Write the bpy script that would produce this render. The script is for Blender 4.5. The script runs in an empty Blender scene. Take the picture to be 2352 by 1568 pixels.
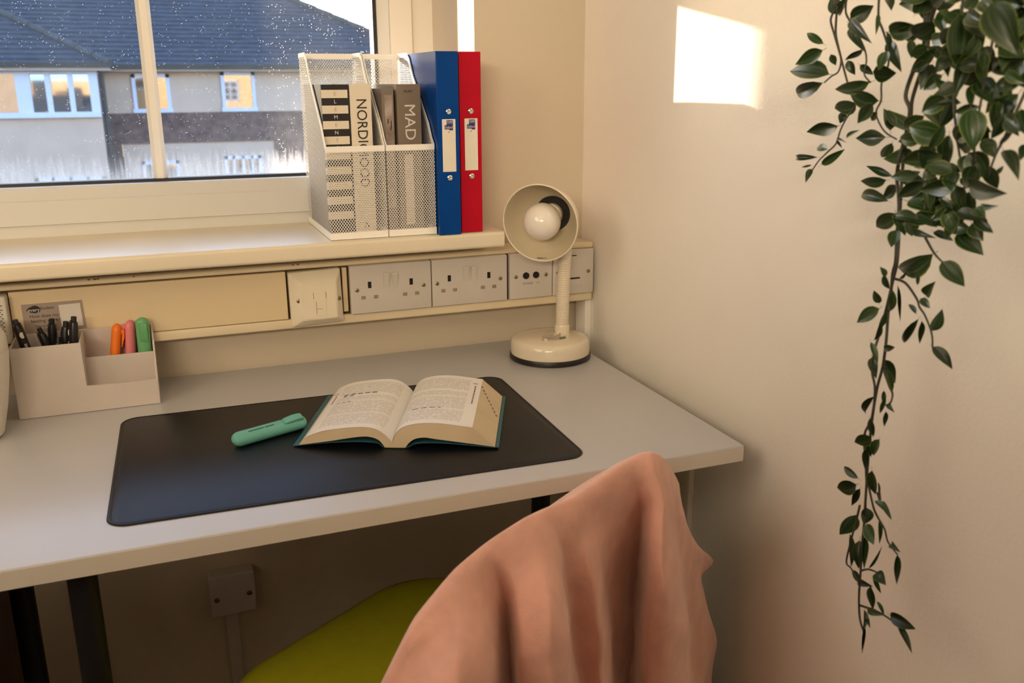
import bpy, bmesh, math, random
from mathutils import Vector, Matrix
from math import pi, sin, cos, radians, sqrt
random.seed(7)
S = bpy.context.scene
COL = S.collection
D = bpy.data

# ------------------------------------------------------------------ camera
cam = D.cameras.new('camera'); cam_ob = D.objects.new('camera', cam); COL.objects.link(cam_ob)
R_ = Vector((0.93191, -0.36265, -0.00449)); U_ = Vector((0.10305, 0.25288, 0.96199)); F_ = Vector((0.34774, 0.89696, -0.27304))
cam_ob.matrix_world = Matrix(((R_.x, U_.x, -F_.x, -0.7942), (R_.y, U_.y, -F_.y, -1.6563), (R_.z, U_.z, -F_.z, 1.2382), (0, 0, 0, 1)))
cam.sensor_width = 36.0; cam.lens = 2094.7 / 2352 * 36.0
cam.clip_start = 0.02; cam.clip_end = 300
cam.dof.use_dof = True; cam.dof.focus_distance = 1.55; cam.dof.aperture_fstop = 8.0
S.camera = cam_ob

# ------------------------------------------------------------------ light
W = D.worlds.new('sky'); S.world = W; W.use_nodes = True
nt = W.node_tree; nt.nodes.clear()
sky = nt.nodes.new('ShaderNodeTexSky'); sky.sky_type = 'NISHITA'; sky.sun_disc = False
sky.sun_elevation = radians(12); sky.sun_rotation = radians(-34.5); sky.air_density = 1.0; sky.dust_density = 1.2; sky.ozone_density = 1.0
bg = nt.nodes.new('ShaderNodeBackground'); bg.inputs['Strength'].default_value = 0.85
wo = nt.nodes.new('ShaderNodeOutputWorld')
tint = nt.nodes.new('ShaderNodeMixRGB'); tint.blend_type = 'MULTIPLY'; tint.inputs[0].default_value = 1; tint.inputs[2].default_value = (0.90, 0.98, 1.16, 1)
nt.links.new(sky.outputs[0], tint.inputs[1]); nt.links.new(tint.outputs[0], bg.inputs[0]); nt.links.new(bg.outputs[0], wo.inputs[0])

def light(name, kind, energy, color, loc, direction, **kw):
    l = D.lights.new(name, kind); l.energy = energy; l.color = color
    for k, v in kw.items(): setattr(l, k, v)
    o = D.objects.new(name, l); COL.objects.link(o); o.location = loc
    o.rotation_euler = Vector(direction).to_track_quat('-Z', 'Y').to_euler()
    return o
SUN_DIR = Vector((1, -1.5, -0.31)).normalized()
light('sun', 'SUN', 11.0, (1.0, 0.86, 0.68), (-6, 8, 4), SUN_DIR, angle=radians(0.55))
# two warm fill lights added near the front and left walls; no windows there
light('front_fill_light', 'AREA', 58.0, (1.0, 0.82, 0.58), (-1.6, -3.3, 1.80), (0.25, 1, -0.12), shape='RECTANGLE', size=1.6, size_y=0.25)
light('side_fill_light', 'AREA', 17.0, (1.0, 0.82, 0.61), (-2.5, -1.5, 1.95), (1, 0.15, -0.25), shape='RECTANGLE', size=1.3, size_y=1.1)
pl = light('window_portal', 'AREA', 1.0, (1, 1, 1), (-1.1, 0.42, 1.54), (0, -1, 0), shape='RECTANGLE', size=1.75, size_y=1.1)
pl.data.cycles.is_portal = True

S.view_settings.view_transform = 'Standard'; S.view_settings.look = 'None'
S.view_settings.exposure = 0.1; S.view_settings.gamma = 1.0; S.view_settings.use_curve_mapping = False
S.cycles.max_bounces = 10; S.cycles.diffuse_bounces = 5; S.cycles.transparent_max_bounces = 12
S.cycles.caustics_reflective = False; S.cycles.caustics_refractive = False
S.cycles.sample_clamp_indirect = 8.0

# ------------------------------------------------------------------ materials
def srgb(r, g, b):
    f = lambda c: c / 12.92 if c <= 0.04045 else ((c + 0.055) / 1.055) ** 2.4
    return (f(r / 255), f(g / 255), f(b / 255), 1)

def mat(name, col, rough=0.5, var=0.05, scale=20.0, bump=0.0, bscale=200.0, spec=0.5, metal=0.0, sheen=0.0, coat=0.0, col2=None):
    """procedural Principled material: base colour varied by noise, optional fine relief"""
    m = D.materials.new(name); m.use_nodes = True
    t = m.node_tree; p = t.nodes['Principled BSDF']
    p.inputs['Roughness'].default_value = rough; p.inputs['Metallic'].default_value = metal
    p.inputs['Specular IOR Level'].default_value = spec
    p.inputs['Sheen Weight'].default_value = sheen; p.inputs['Coat Weight'].default_value = coat
    tc = t.nodes.new('ShaderNodeTexCoord'); n = t.nodes.new('ShaderNodeTexNoise')
    n.inputs['Scale'].default_value = scale; n.inputs['Detail'].default_value = 4
    t.links.new(tc.outputs['Object'], n.inputs['Vector'])
    r = t.nodes.new('ShaderNodeValToRGB')
    c = Vector(col[:3])
    lo = c * (1 - var); hi = Vector(col2[:3]) if col2 else c * (1 + var)
    r.color_ramp.elements[0].position = 0.3; r.color_ramp.elements[1].position = 0.7
    r.color_ramp.elements[0].color = (*[min(1, x) for x in lo], 1); r.color_ramp.elements[1].color = (*[min(1, x) for x in hi], 1)
    t.links.new(n.outputs['Fac'], r.inputs[0]); t.links.new(r.outputs[0], p.inputs['Base Color'])
    if bump:
        n2 = t.nodes.new('ShaderNodeTexNoise'); n2.inputs['Scale'].default_value = bscale; n2.inputs['Detail'].default_value = 3
        b = t.nodes.new('ShaderNodeBump'); b.inputs['Strength'].default_value = bump; b.inputs['Distance'].default_value = 0.002
        t.links.new(tc.outputs['Object'], n2.inputs['Vector']); t.links.new(n2.outputs['Fac'], b.inputs['Height']); t.links.new(b.outputs[0], p.inputs['Normal'])
    return m

M = {}
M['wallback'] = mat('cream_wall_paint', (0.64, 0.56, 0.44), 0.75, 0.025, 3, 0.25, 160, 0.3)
M['frame2'] = mat('window_board_paint', (0.64, 0.63, 0.60), 0.45, 0.02, 5, 0, 50, 0.4)
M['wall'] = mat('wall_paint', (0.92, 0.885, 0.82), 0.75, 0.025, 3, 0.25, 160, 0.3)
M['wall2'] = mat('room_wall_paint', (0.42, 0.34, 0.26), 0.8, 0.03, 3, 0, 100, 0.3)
M['ceil'] = mat('ceiling_paint', (0.84, 0.80, 0.72), 0.8, 0.02, 3)
M['carpet'] = mat('carpet', (0.06, 0.045, 0.04), 0.95, 0.4, 300, 0.6, 500, 0.1)
M['gloss'] = mat('cream_gloss_paint', (0.74, 0.66, 0.51), 0.36, 0.04, 6, 0.12, 60, 0.5)
M['trunk'] = mat('cream_trunking_paint', (0.79, 0.68, 0.48), 0.42, 0.05, 5, 0.12, 80, 0.4)
M['cover'] = mat('trunking_cover_paint', (0.76, 0.62, 0.40), 0.45, 0.04, 4, 0.1, 90, 0.4)
M['frame'] = mat('window_frame_plastic', (0.85, 0.80, 0.70), 0.35, 0.02, 5, 0, 50, 0.5)
M['seal'] = mat('black_rubber_seal', (0.012, 0.012, 0.013), 0.5, 0.2, 60)
M['plate'] = mat('white_socket_plastic', (0.62, 0.575, 0.53), 0.35, 0.02, 30, 0, 50, 0.5)
M['plate2'] = mat('cream_socket_plastic', (0.82, 0.74, 0.58), 0.35, 0.02, 30)
M['black'] = mat('black_plastic', (0.012, 0.011, 0.012), 0.35, 0.2, 40)
M['hole'] = mat('dark_opening', (0.008, 0.006, 0.005), 0.8, 0.2, 40)
M['brass'] = mat('dull_screw_metal', (0.30, 0.24, 0.16), 0.35, 0.15, 300, 0, 50, 0.5, 0.9)
M['chrome'] = mat('chrome_metal', (0.8, 0.78, 0.72), 0.18, 0.05, 200, 0, 50, 0.5, 1.0)
M['desk'] = mat('white_desk_laminate', (0.545, 0.55, 0.585), 0.30, 0.012, 8, 0.05, 400, 0.45)
M['deskedge'] = mat('desk_edge_band', (0.72, 0.67, 0.60), 0.45, 0.02, 10)
M['blackmetal'] = mat('black_powder_coated_metal', (0.010, 0.010, 0.011), 0.45, 0.2, 200)
M['mat'] = mat('black_leather', (0.0035, 0.0050, 0.0085), 0.40, 0.12, 60, 0.10, 900, 0.36)
M['orgn'] = mat('grey_beige_board', (0.62, 0.55, 0.50), 0.55, 0.02, 30, 0.15, 700, 0.35)
M['mesh'] = mat('white_powder_coated_wire', (0.90, 0.875, 0.82), 0.4, 0.02, 60, 0, 50, 0.5)
M['lamp'] = mat('ivory_lamp_enamel', (0.78, 0.70, 0.56), 0.16, 0.02, 20, 0, 50, 0.5, 0, 0, 0.3)
M['lampin'] = mat('shade_inner_enamel', (0.70, 0.62, 0.46), 0.4, 0.02, 20)
M['goose'] = mat('ivory_gooseneck', (0.74, 0.66, 0.52), 0.4, 0.03, 80)
M['opal'] = mat('opal_bulb_glass', (0.84, 0.79, 0.72), 0.14, 0.01, 20, 0, 50, 0.5, 0, 0, 0.4)
M['paper'] = mat('white_paper', (0.76, 0.70, 0.60), 0.7, 0.02, 60)
M['ink'] = mat('dark_ink', (0.02, 0.018, 0.016), 0.6, 0.2, 60)
M['inkgrey'] = mat('grey_ink', (0.20, 0.15, 0.12), 0.6, 0.2, 60)
M['white'] = mat('white_ink', (0.72, 0.68, 0.62), 0.6, 0.02, 60)
M['stick'] = mat('grey_sticker', (0.36, 0.29, 0.24), 0.5, 0.04, 40)
M['blue'] = mat('blue_binder_board', (0.0002, 0.050, 0.26), 0.25, 0.05, 40, 0.05, 300, 0.14, 0.0, 0, 0.0)
M['red'] = mat('red_binder_board', (0.46, 0.004, 0.02), 0.30, 0.05, 40, 0.05, 300, 0.14, 0.0, 0, 0.0)
M['logo'] = mat('logo_blue_ink', (0.03, 0.025, 0.17), 0.5, 0.05, 60)
M['redink'] = mat('red_ink', (0.4, 0.03, 0.02), 0.5, 0.05, 60)
M['bookblack'] = mat('black_cover_print', (0.012, 0.010, 0.012), 0.45, 0.1, 60)
M['bookcream'] = mat('cream_cover_print', (0.74, 0.66, 0.54), 0.55, 0.02, 60)
M['bookgrey'] = mat('grey_brown_cover', (0.20, 0.155, 0.115), 0.55, 0.03, 60)
M['gold'] = mat('pale_gold_ink', (0.55, 0.42, 0.24), 0.4, 0.05, 60)
M['pages'] = mat('page_edges', (0.70, 0.58, 0.40), 0.75, 0.05, 15, 0, 50, 0.2)
M['teal'] = mat('teal_book_cover', (0.03, 0.125, 0.16), 0.5, 0.05, 40)
M['photo'] = mat('printed_photo', (0.30, 0.22, 0.19), 0.5, 0.35, 40, col2=(0.45, 0.38, 0.34))
M['hlteal'] = mat('mint_plastic', (0.15, 0.46, 0.40), 0.42, 0.03, 60, 0, 50, 0.4)
M['hlorange'] = mat('orange_plastic', (0.88, 0.20, 0.02), 0.42, 0.03, 60, 0, 50, 0.4)
M['hlpink'] = mat('pink_plastic', (0.75, 0.22, 0.24), 0.42, 0.03, 60, 0, 50, 0.4)
M['hlgreen'] = mat('green_plastic', (0.15, 0.42, 0.18), 0.42, 0.03, 60, 0, 50, 0.4)
M['dteal'] = mat('dark_slot', (0.01, 0.07, 0.06), 0.6, 0.1, 60)
M['ceram'] = mat('white_ceramic', (0.70, 0.66, 0.58), 0.35, 0.02, 20)
M['lime'] = mat('lime_green_seat', (0.42, 0.42, 0.015), 0.6, 0.05, 60, 0.15, 600, 0.3)
M['wood'] = mat('dark_brown_wood', (0.10, 0.035, 0.012), 0.5, 0.3, 25)
M['vine'] = mat('vine_stem', (0.035, 0.035, 0.022), 0.55, 0.3, 100)
M['pot'] = mat('grey_plant_pot', (0.35, 0.33, 0.30), 0.6, 0.05, 40)
M['shadowgap'] = mat('recess_shade_and_chips', (0.10, 0.06, 0.03), 0.9, 0.2, 40)  # for the painted recess shade and the real paint chips
M['render'] = mat('house_render', (0.57, 0.45, 0.365), 0.9, 0.06, 1.5, 0.2, 20, 0.2)
M['brick'] = mat('house_brick', (0.135, 0.088, 0.078), 0.9, 0.35, 6, 0.3, 20, 0.2)
M['upvc'] = mat('house_window_plastic', (0.60, 0.68, 0.88), 0.5, 0.03, 3)
M['soffit'] = mat('house_soffit', (0.42, 0.37, 0.34), 0.7, 0.05, 3)
M['gutter'] = mat('dark_gutter', (0.035, 0.035, 0.03), 0.6, 0.2, 10)
M['slate'] = mat('slate_tiles', (0.043, 0.052, 0.070), 0.75, 0.25, 4, 0.2, 20, 0.3)
M['hipt'] = mat('hip_tiles', (0.055, 0.06, 0.065), 0.8, 0.3, 6)
M['curtain'] = mat('warm_curtain', (0.50, 0.32, 0.15), 0.8, 0.15, 8)
M['facade'] = mat('own_facade_render', (0.62, 0.42, 0.22), 0.9, 0.06, 2)
M['ground'] = mat('road_asphalt', (0.12, 0.12, 0.12), 0.95, 0.2, 2)
M['bark'] = mat('wing_wall', (0.35, 0.28, 0.22), 0.9, 0.1, 2)
M['hpane'] = mat('house_pane', (0.02, 0.025, 0.03), 0.04, 0.1, 1, 0, 50, 1.0)
M['hpane'].node_tree.nodes['Principled BSDF'].inputs['IOR'].default_value = 2.4

def plush(name, col):
    m = mat(name, col, 0.95, 0.10, 28, 0.0, 50, 0.15, 0, 0.8)
    t = m.node_tree; p = t.nodes['Principled BSDF']
    p.inputs['Sheen Roughness'].default_value = 0.4
    p.inputs['Sheen Tint'].default_value = (1.0, 0.80, 0.72, 1)
    tc = t.nodes.new('ShaderNodeTexCoord')
    a = t.nodes.new('ShaderNodeTexNoise'); a.inputs['Scale'].default_value = 900; a.inputs['Detail'].default_value = 2
    b = t.nodes.new('ShaderNodeTexNoise'); b.inputs['Scale'].default_value = 70; b.inputs['Detail'].default_value = 3
    ad = t.nodes.new('ShaderNodeMath'); ad.operation = 'MULTIPLY_ADD'; ad.inputs[1].default_value = 0.35
    t.links.new(tc.outputs['Object'], a.inputs['Vector']); t.links.new(tc.outputs['Object'], b.inputs['Vector'])
    t.links.new(a.outputs['Fac'], ad.inputs[0]); t.links.new(b.outputs['Fac'], ad.inputs[2])
    bu = t.nodes.new('ShaderNodeBump'); bu.inputs['Strength'].default_value = 0.35; bu.inputs['Distance'].default_value = 0.004
    t.links.new(ad.outputs[0], bu.inputs['Height']); t.links.new(bu.outputs[0], p.inputs['Normal'])
    return m
M['plush'] = plush('pink_plush_fabric', (0.74, 0.42, 0.345))

def leaf_material():
    m = D.materials.new('vine_leaf'); m.use_nodes = True
    t = m.node_tree; p = t.nodes['Principled BSDF']; p.inputs['Roughness'].default_value = 0.36; p.inputs['Specular IOR Level'].default_value = 0.45
    at = t.nodes.new('ShaderNodeAttribute'); at.attribute_name = 'across'
    oi = t.nodes.new('ShaderNodeObjectInfo')
    r = t.nodes.new('ShaderNodeValToRGB'); e = r.color_ramp.elements
    e[0].position = 0.0; e[0].color = (0.022, 0.052, 0.014, 1)
    e[1].position = 1.0; e[1].color = (0.16, 0.20, 0.025, 1)
    for q, c in ((0.30, (0.012, 0.030, 0.010, 1)), (0.42, (0.050, 0.090, 0.028, 1)), (0.55, (0.012, 0.032, 0.010, 1)), (0.85, (0.016, 0.045, 0.010, 1))):
        x = e.new(q); x.color = c
    n = t.nodes.new('ShaderNodeTexNoise'); n.inputs['Scale'].default_value = 160
    tc = t.nodes.new('ShaderNodeTexCoord'); t.links.new(tc.outputs['Object'], n.inputs['Vector'])
    ma = t.nodes.new('ShaderNodeMath'); ma.operation = 'MULTIPLY_ADD'; ma.inputs[1].default_value = 0.12
    sb = t.nodes.new('ShaderNodeMath'); sb.operation = 'SUBTRACT'; sb.inputs[1].default_value = 0.06
    t.links.new(n.outputs['Fac'], ma.inputs[0]); t.links.new(at.outputs['Fac'], ma.inputs[2]); t.links.new(ma.outputs[0], sb.inputs[0]); t.links.new(sb.outputs[0], r.inputs[0])
    hs = t.nodes.new('ShaderNodeHueSaturation')
    mr = t.nodes.new('ShaderNodeMapRange'); mr.inputs[3].default_value = 0.5; mr.inputs[4].default_value = 1.35
    t.links.new(oi.outputs['Random'], mr.inputs[0]); t.links.new(mr.outputs[0], hs.inputs['Value'])
    t.links.new(r.outputs[0], hs.inputs['Color']); t.links.new(hs.outputs[0], p.inputs['Base Color'])
    return m
M['leaf'] = leaf_material()

def page_material():
    m = D.materials.new('printed_page'); m.use_nodes = True
    t = m.node_tree; p = t.nodes['Principled BSDF']; p.inputs['Roughness'].default_value = 0.7; p.inputs['Specular IOR Level'].default_value = 0.25
    N = t.nodes.new; Lk = t.links.new
    uv = N('ShaderNodeUVMap'); sp = N('ShaderNodeSeparateXYZ'); Lk(uv.outputs[0], sp.inputs[0])
    def math_(op, a, b=None):
        k = N('ShaderNodeMath'); k.operation = op
        for i, x in enumerate((a, b)):
            if x is None: continue
            if isinstance(x, (int, float)): k.inputs[i].default_value = x
            else: Lk(x, k.inputs[i])
        return k.outputs[0]
    x, y = sp.outputs[0], sp.outputs[1]
    ln = math_('FRACT', math_('MULTIPLY', y, 54.0))
    line = math_('LESS_THAN', ln, 0.52)
    row = math_('FLOOR', math_('MULTIPLY', y, 54.0))
    cx = N('ShaderNodeCombineXYZ'); Lk(math_('MULTIPLY', x, 60.0), cx.inputs[0]); Lk(math_('MULTIPLY', row, 3.7), cx.inputs[1])
    wn = N('ShaderNodeTexNoise'); wn.inputs['Scale'].default_value = 1.0; wn.inputs['Detail'].default_value = 1; Lk(cx.outputs[0], wn.inputs['Vector'])
    words = math_('GREATER_THAN', wn.outputs['Fac'], 0.42)
    inx = math_('MULTIPLY', math_('GREATER_THAN', x, 0.13), math_('LESS_THAN', x, 0.86))
    iny = math_('MULTIPLY', math_('GREATER_THAN', y, 0.07), math_('LESS_THAN', y, 0.94))
    gap = None
    for a, b in ((0.655, 0.70), (0.53, 0.56), (0.28, 0.30)):
        g = math_('SUBTRACT', 1.0, math_('MULTIPLY', math_('GREATER_THAN', y, a), math_('LESS_THAN', y, b)))
        gap = g if gap is None else math_('MULTIPLY', gap, g)
    ink = math_('MULTIPLY', math_('MULTIPLY', line, words), math_('MULTIPLY', math_('MULTIPLY', inx, iny), gap))
    mx = N('ShaderNodeMixRGB'); mx.inputs[1].default_value = (0.84, 0.82, 0.80, 1); mx.inputs[2].default_value = (0.30, 0.27, 0.26, 1)
    Lk(math_('MULTIPLY', ink, 0.5), mx.inputs[0]); Lk(mx.outputs[0], p.inputs['Base Color'])
    return m
M['page'] = page_material()

def dusty_glass():
    """clear pane with dried dust, specks and a splash band along its lower edge"""
    m = D.materials.new('dusty_window_glass'); m.use_nodes = True
    t = m.node_tree; t.nodes.clear(); N = t.nodes.new; Lk = t.links.new
    out = N('ShaderNodeOutputMaterial'); tr = N('ShaderNodeBsdfTransparent'); tr.inputs[0].default_value = (0.97, 0.98, 0.98, 1)
    gl = N('ShaderNodeBsdfGlossy'); gl.inputs['Roughness'].default_value = 0.02
    fr = N('ShaderNodeFresnel'); fr.inputs[0].default_value = 1.2
    m1 = N('ShaderNodeMixShader'); Lk(fr.outputs[0], m1.inputs[0]); Lk(tr.outputs[0], m1.inputs[1]); Lk(gl.outputs[0], m1.inputs[2])
    df = N('ShaderNodeBsdfDiffuse'); df.inputs[0].default_value = (0.8, 0.8, 0.8, 1)
    tl = N('ShaderNodeBsdfTranslucent'); tl.inputs[0].default_value = (0.9, 0.9, 0.9, 1)
    m2 = N('ShaderNodeMixShader'); m2.inputs[0].default_value = 0.8; Lk(df.outputs[0], m2.inputs[1]); Lk(tl.outputs[0], m2.inputs[2])
    tc = N('ShaderNodeTexCoord')
    def noise(sc, det=3, stretch=None):
        n = N('ShaderNodeTexNoise'); n.inputs['Scale'].default_value = sc; n.inputs['Detail'].default_value = det
        if stretch:
            mp = N('ShaderNodeMapping'); mp.inputs['Scale'].default_value = stretch; Lk(tc.outputs['Object'], mp.inputs[0]); Lk(mp.outputs[0], n.inputs['Vector'])
        else: Lk(tc.outputs['Object'], n.inputs['Vector'])
        return n.outputs['Fac']
    def mr(v, a, b, c, d):
        k = N('ShaderNodeMapRange'); k.clamp = True
        for i, q in enumerate((a, b, c, d)): k.inputs[i + 1].default_value = q
        Lk(v, k.inputs[0]); return k.outputs[0]
    def mt(op, a, b):
        k = N('ShaderNodeMath'); k.operation = op
        for i, q in enumerate((a, b)):
            if isinstance(q, (int, float)): k.inputs[i].default_value = q
            else: Lk(q, k.inputs[i])
        return k.outputs[0]
    sp = N('ShaderNodeSeparateXYZ'); Lk(tc.outputs['Object'], sp.inputs[0])
    film = mr(noise(6), 0.3, 0.7, 0.010, 0.045)
    vo = N('ShaderNodeTexVoronoi'); vo.inputs['Scale'].default_value = 210; Lk(tc.outputs['Object'], vo.inputs['Vector'])
    speck = mt('MULTIPLY', mr(vo.outputs['Distance'], 0.10, 0.22, 0.75, 0.0), mr(noise(45, 2), 0.44, 0.60, 0.0, 1.0))
    streak = noise(1.0, 3, (160, 1, 18))
    z = mt('ADD', sp.outputs[2], mt('MULTIPLY', mt('SUBTRACT', streak, 0.5), 0.075))
    low = mr(z, 0.0, 0.050, 0.46, 0.0)           # z = height above the pane's lower edge
    low2 = mr(sp.outputs[2], 0.0, 0.16, 0.05, 0.0)
    fac = mt('MINIMUM', mt('ADD', mt('ADD', film, speck), mt('ADD', low, low2)), 0.9)
    m3 = N('ShaderNodeMixShader'); Lk(fac, m3.inputs[0]); Lk(m1.outputs[0], m3.inputs[1]); Lk(m2.outputs[0], m3.inputs[2])
    Lk(m3.outputs[0], out.inputs[0])
    return m
M['glass'] = dusty_glass()

# ------------------------------------------------------------------ builders
class G:
    """collects simple solids into one bmesh, then links them as one object"""
    def __init__(s): s.bm = bmesh.new(); s.mi = 0; s.mats = []
    def _mark(s, faces):
        for f in faces: f.material_index = s.mi
    def box(s, x0, x1, y0, y1, z0, z1, bev=0.0, seg=2):
        ret = bmesh.ops.create_cube(s.bm, size=1.0); vs = ret['verts']
        for v in vs:
            v.co = Vector((x0 + (v.co.x + .5) * (x1 - x0), y0 + (v.co.y + .5) * (y1 - y0), z0 + (v.co.z + .5) * (z1 - z0)))
        fs = {f for v in vs for f in v.link_faces}
        s._mark(fs)
        if bev:
            es = list({e for v in vs for e in v.link_edges})
            bmesh.ops.bevel(s.bm, geom=es, offset=bev, segments=seg, affect='EDGES', profile=0.5, clamp_overlap=True, material=s.mi)
        return s
    def tube(s, pts, rad, n=10, caps=True):
        pts = [Vector(p) for p in pts]; m = len(pts)
        if not isinstance(rad, (list, tuple)): rad = [rad] * m
        t0 = (pts[1] - pts[0]).normalized(); up = Vector((0, 0, 1)) if abs(t0.z) < .9 else Vector((1, 0, 0))
        a = t0.cross(up).normalized(); rings = []
        for i, p in enumerate(pts):
            t = (pts[min(i + 1, m - 1)] - pts[max(i - 1, 0)]).normalized()
            a = (a - t * a.dot(t)).normalized(); b = t.cross(a)
            rings.append([s.bm.verts.new(p + (a * cos(2 * pi * k / n) + b * sin(2 * pi * k / n)) * rad[i]) for k in range(n)])
        fs = []
        for i in range(m - 1):
            for k in range(n):
                fs.append(s.bm.faces.new((rings[i][k], rings[i][(k + 1) % n], rings[i + 1][(k + 1) % n], rings[i + 1][k])))
        if caps: fs += [s.bm.faces.new(rings[0][::-1]), s.bm.faces.new(rings[-1])]
        s._mark(fs); return s
    def lathe(s, prof, o=(0, 0, 0), axis=(0, 0, 1), n=40, close=True):
        """prof: (radius, height along axis)"""
        o = Vector(o); ax = Vector(axis).normalized(); up = Vector((0, 1, 0)) if abs(ax.y) < .9 else Vector((1, 0, 0))
        a = ax.cross(up).normalized(); b = ax.cross(a); rings = []
        for r, h in prof:
            if r < 1e-6: rings.append([s.bm.verts.new(o + ax * h)])
            else: rings.append([s.bm.verts.new(o + ax * h + (a * cos(2 * pi * k / n) + b * sin(2 * pi * k / n)) * r) for k in range(n)])
        fs = []
        for i in range(len(rings) - 1):
            p, q = rings[i], rings[i + 1]
            for k in range(n):
                k2 = (k + 1) % n
                if len(p) == 1 and len(q) == 1: continue
                if len(p) == 1: fs.append(s.bm.faces.new((p[0], q[k2], q[k])))
                elif len(q) == 1: fs.append(s.bm.faces.new((p[k], p[k2], q[0])))
                else: fs.append(s.bm.faces.new((p[k], p[k2], q[k2], q[k])))
        s._mark(fs); return s
    def prism(s, poly, origin, ux, uy, ext):
        """poly of (a, b) in the plane ux, uy at origin, extruded by the vector ext"""
        o, ux, uy, e = Vector(origin), Vector(ux), Vector(uy), Vector(ext)
        A = [s.bm.verts.new(o + ux * a + uy * b) for a, b in poly]; B = [s.bm.verts.new(v.co + e) for v in A]
        n = len(A); fs = [s.bm.faces.new(A[::-1]), s.bm.faces.new(B)]
        for i in range(n): fs.append(s.bm.faces.new((A[i], A[(i + 1) % n], B[(i + 1) % n], B[i])))
        s._mark(fs); return s
    def quad(s, *v):
        s._mark([s.bm.faces.new([s.bm.verts.new(Vector(p)) for p in v])]); return s
    def build(s, name, m, parent=None, smooth=False, base=None):
        bmesh.ops.recalc_face_normals(s.bm, faces=s.bm.faces)
        me = D.meshes.new(name)
        ms = m if isinstance(m, (list, tuple)) else [m]
        for x in ms: me.materials.append(x)
        if parent is None:
            vs = s.bm.verts
            if base is None:
                xs = [v.co.x for v in vs]; ys = [v.co.y for v in vs]; zs = [v.co.z for v in vs]
                base = Vector(((min(xs) + max(xs)) / 2, (min(ys) + max(ys)) / 2, min(zs)))
            else: base = Vector(base)
            bmesh.ops.translate(s.bm, verts=list(vs), vec=-base)
        s.bm.to_mesh(me); s.bm.free()
        if smooth:
            for p in me.polygons: p.use_smooth = True
            if smooth is not True:
                try: me.set_sharp_from_angle(angle=radians(smooth))
                except Exception: pass
        o = D.objects.new(name, me); COL.objects.link(o)
        if parent is None: o.location = base
        else: attach(o, parent)
        return o

def world_loc(o):
    v = Vector(o.location)
    return v
def attach(o, parent):
    """parent o (built in world coordinates) to parent, whose own origin lies at its location"""
    o.parent = parent
    o.matrix_parent_inverse = Matrix.Translation(-abs_origin(parent))
def abs_origin(p):
    # things sit at their location without rotation while they are being built; parts are built in world coordinates
    return Vector(p.location) if p.parent is None else Vector((0, 0, 0))
def tag(o, label, cat, group=None):
    o['label'] = label; o['category'] = cat
    if group: o['group'] = group
    return o
def thing(name, loc, label, cat, group=None):
    o = D.objects.new(name, None); o.empty_display_size = 0.02; COL.objects.link(o); o.location = loc
    return tag(o, label, cat, group)
def struct(o): o['kind'] = 'structure'; return o
def kids(o): return [c for c in D.objects if c.parent == o]
def copy_tree(root, loc, label=None):
    r = root.copy(); COL.objects.link(r); r.location = loc
    if label: r['label'] = label
    for ch in kids(root):
        c = ch.copy(); COL.objects.link(c); c.parent = r
        for g in kids(ch):
            d = g.copy(); COL.objects.link(d); d.parent = c
    return r
def words(name, body, loc, ux, uy, size, m, parent, align='CENTER', sx=1.0, ext=0.00012):
    """flat lettering built in the plane of ux (reading direction) and uy"""
    cu = D.curves.new(name, 'FONT'); cu.body = body; cu.size = size; cu.align_x = align; cu.align_y = 'CENTER'; cu.extrude = ext
    cu.resolution_u = 3
    tmp = D.objects.new(name, cu); COL.objects.link(tmp)
    bpy.context.view_layer.update()
    me = D.meshes.new_from_object(tmp.evaluated_get(bpy.context.evaluated_depsgraph_get()))
    D.objects.remove(tmp); D.curves.remove(cu)
    ux, uy = Vector(ux).normalized(), Vector(uy).normalized(); nz = ux.cross(uy); o_ = Vector(loc)
    for v in me.vertices: v.co = o_ + ux * v.co.x * sx + uy * v.co.y + nz * v.co.z
    me.materials.clear(); me.materials.append(m)
    o = D.objects.new(name, me); COL.objects.link(o); attach(o, parent)
    return o
XA, YA, ZA = Vector((1, 0, 0)), Vector((0, 1, 0)), Vector((0, 0, 1))

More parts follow.
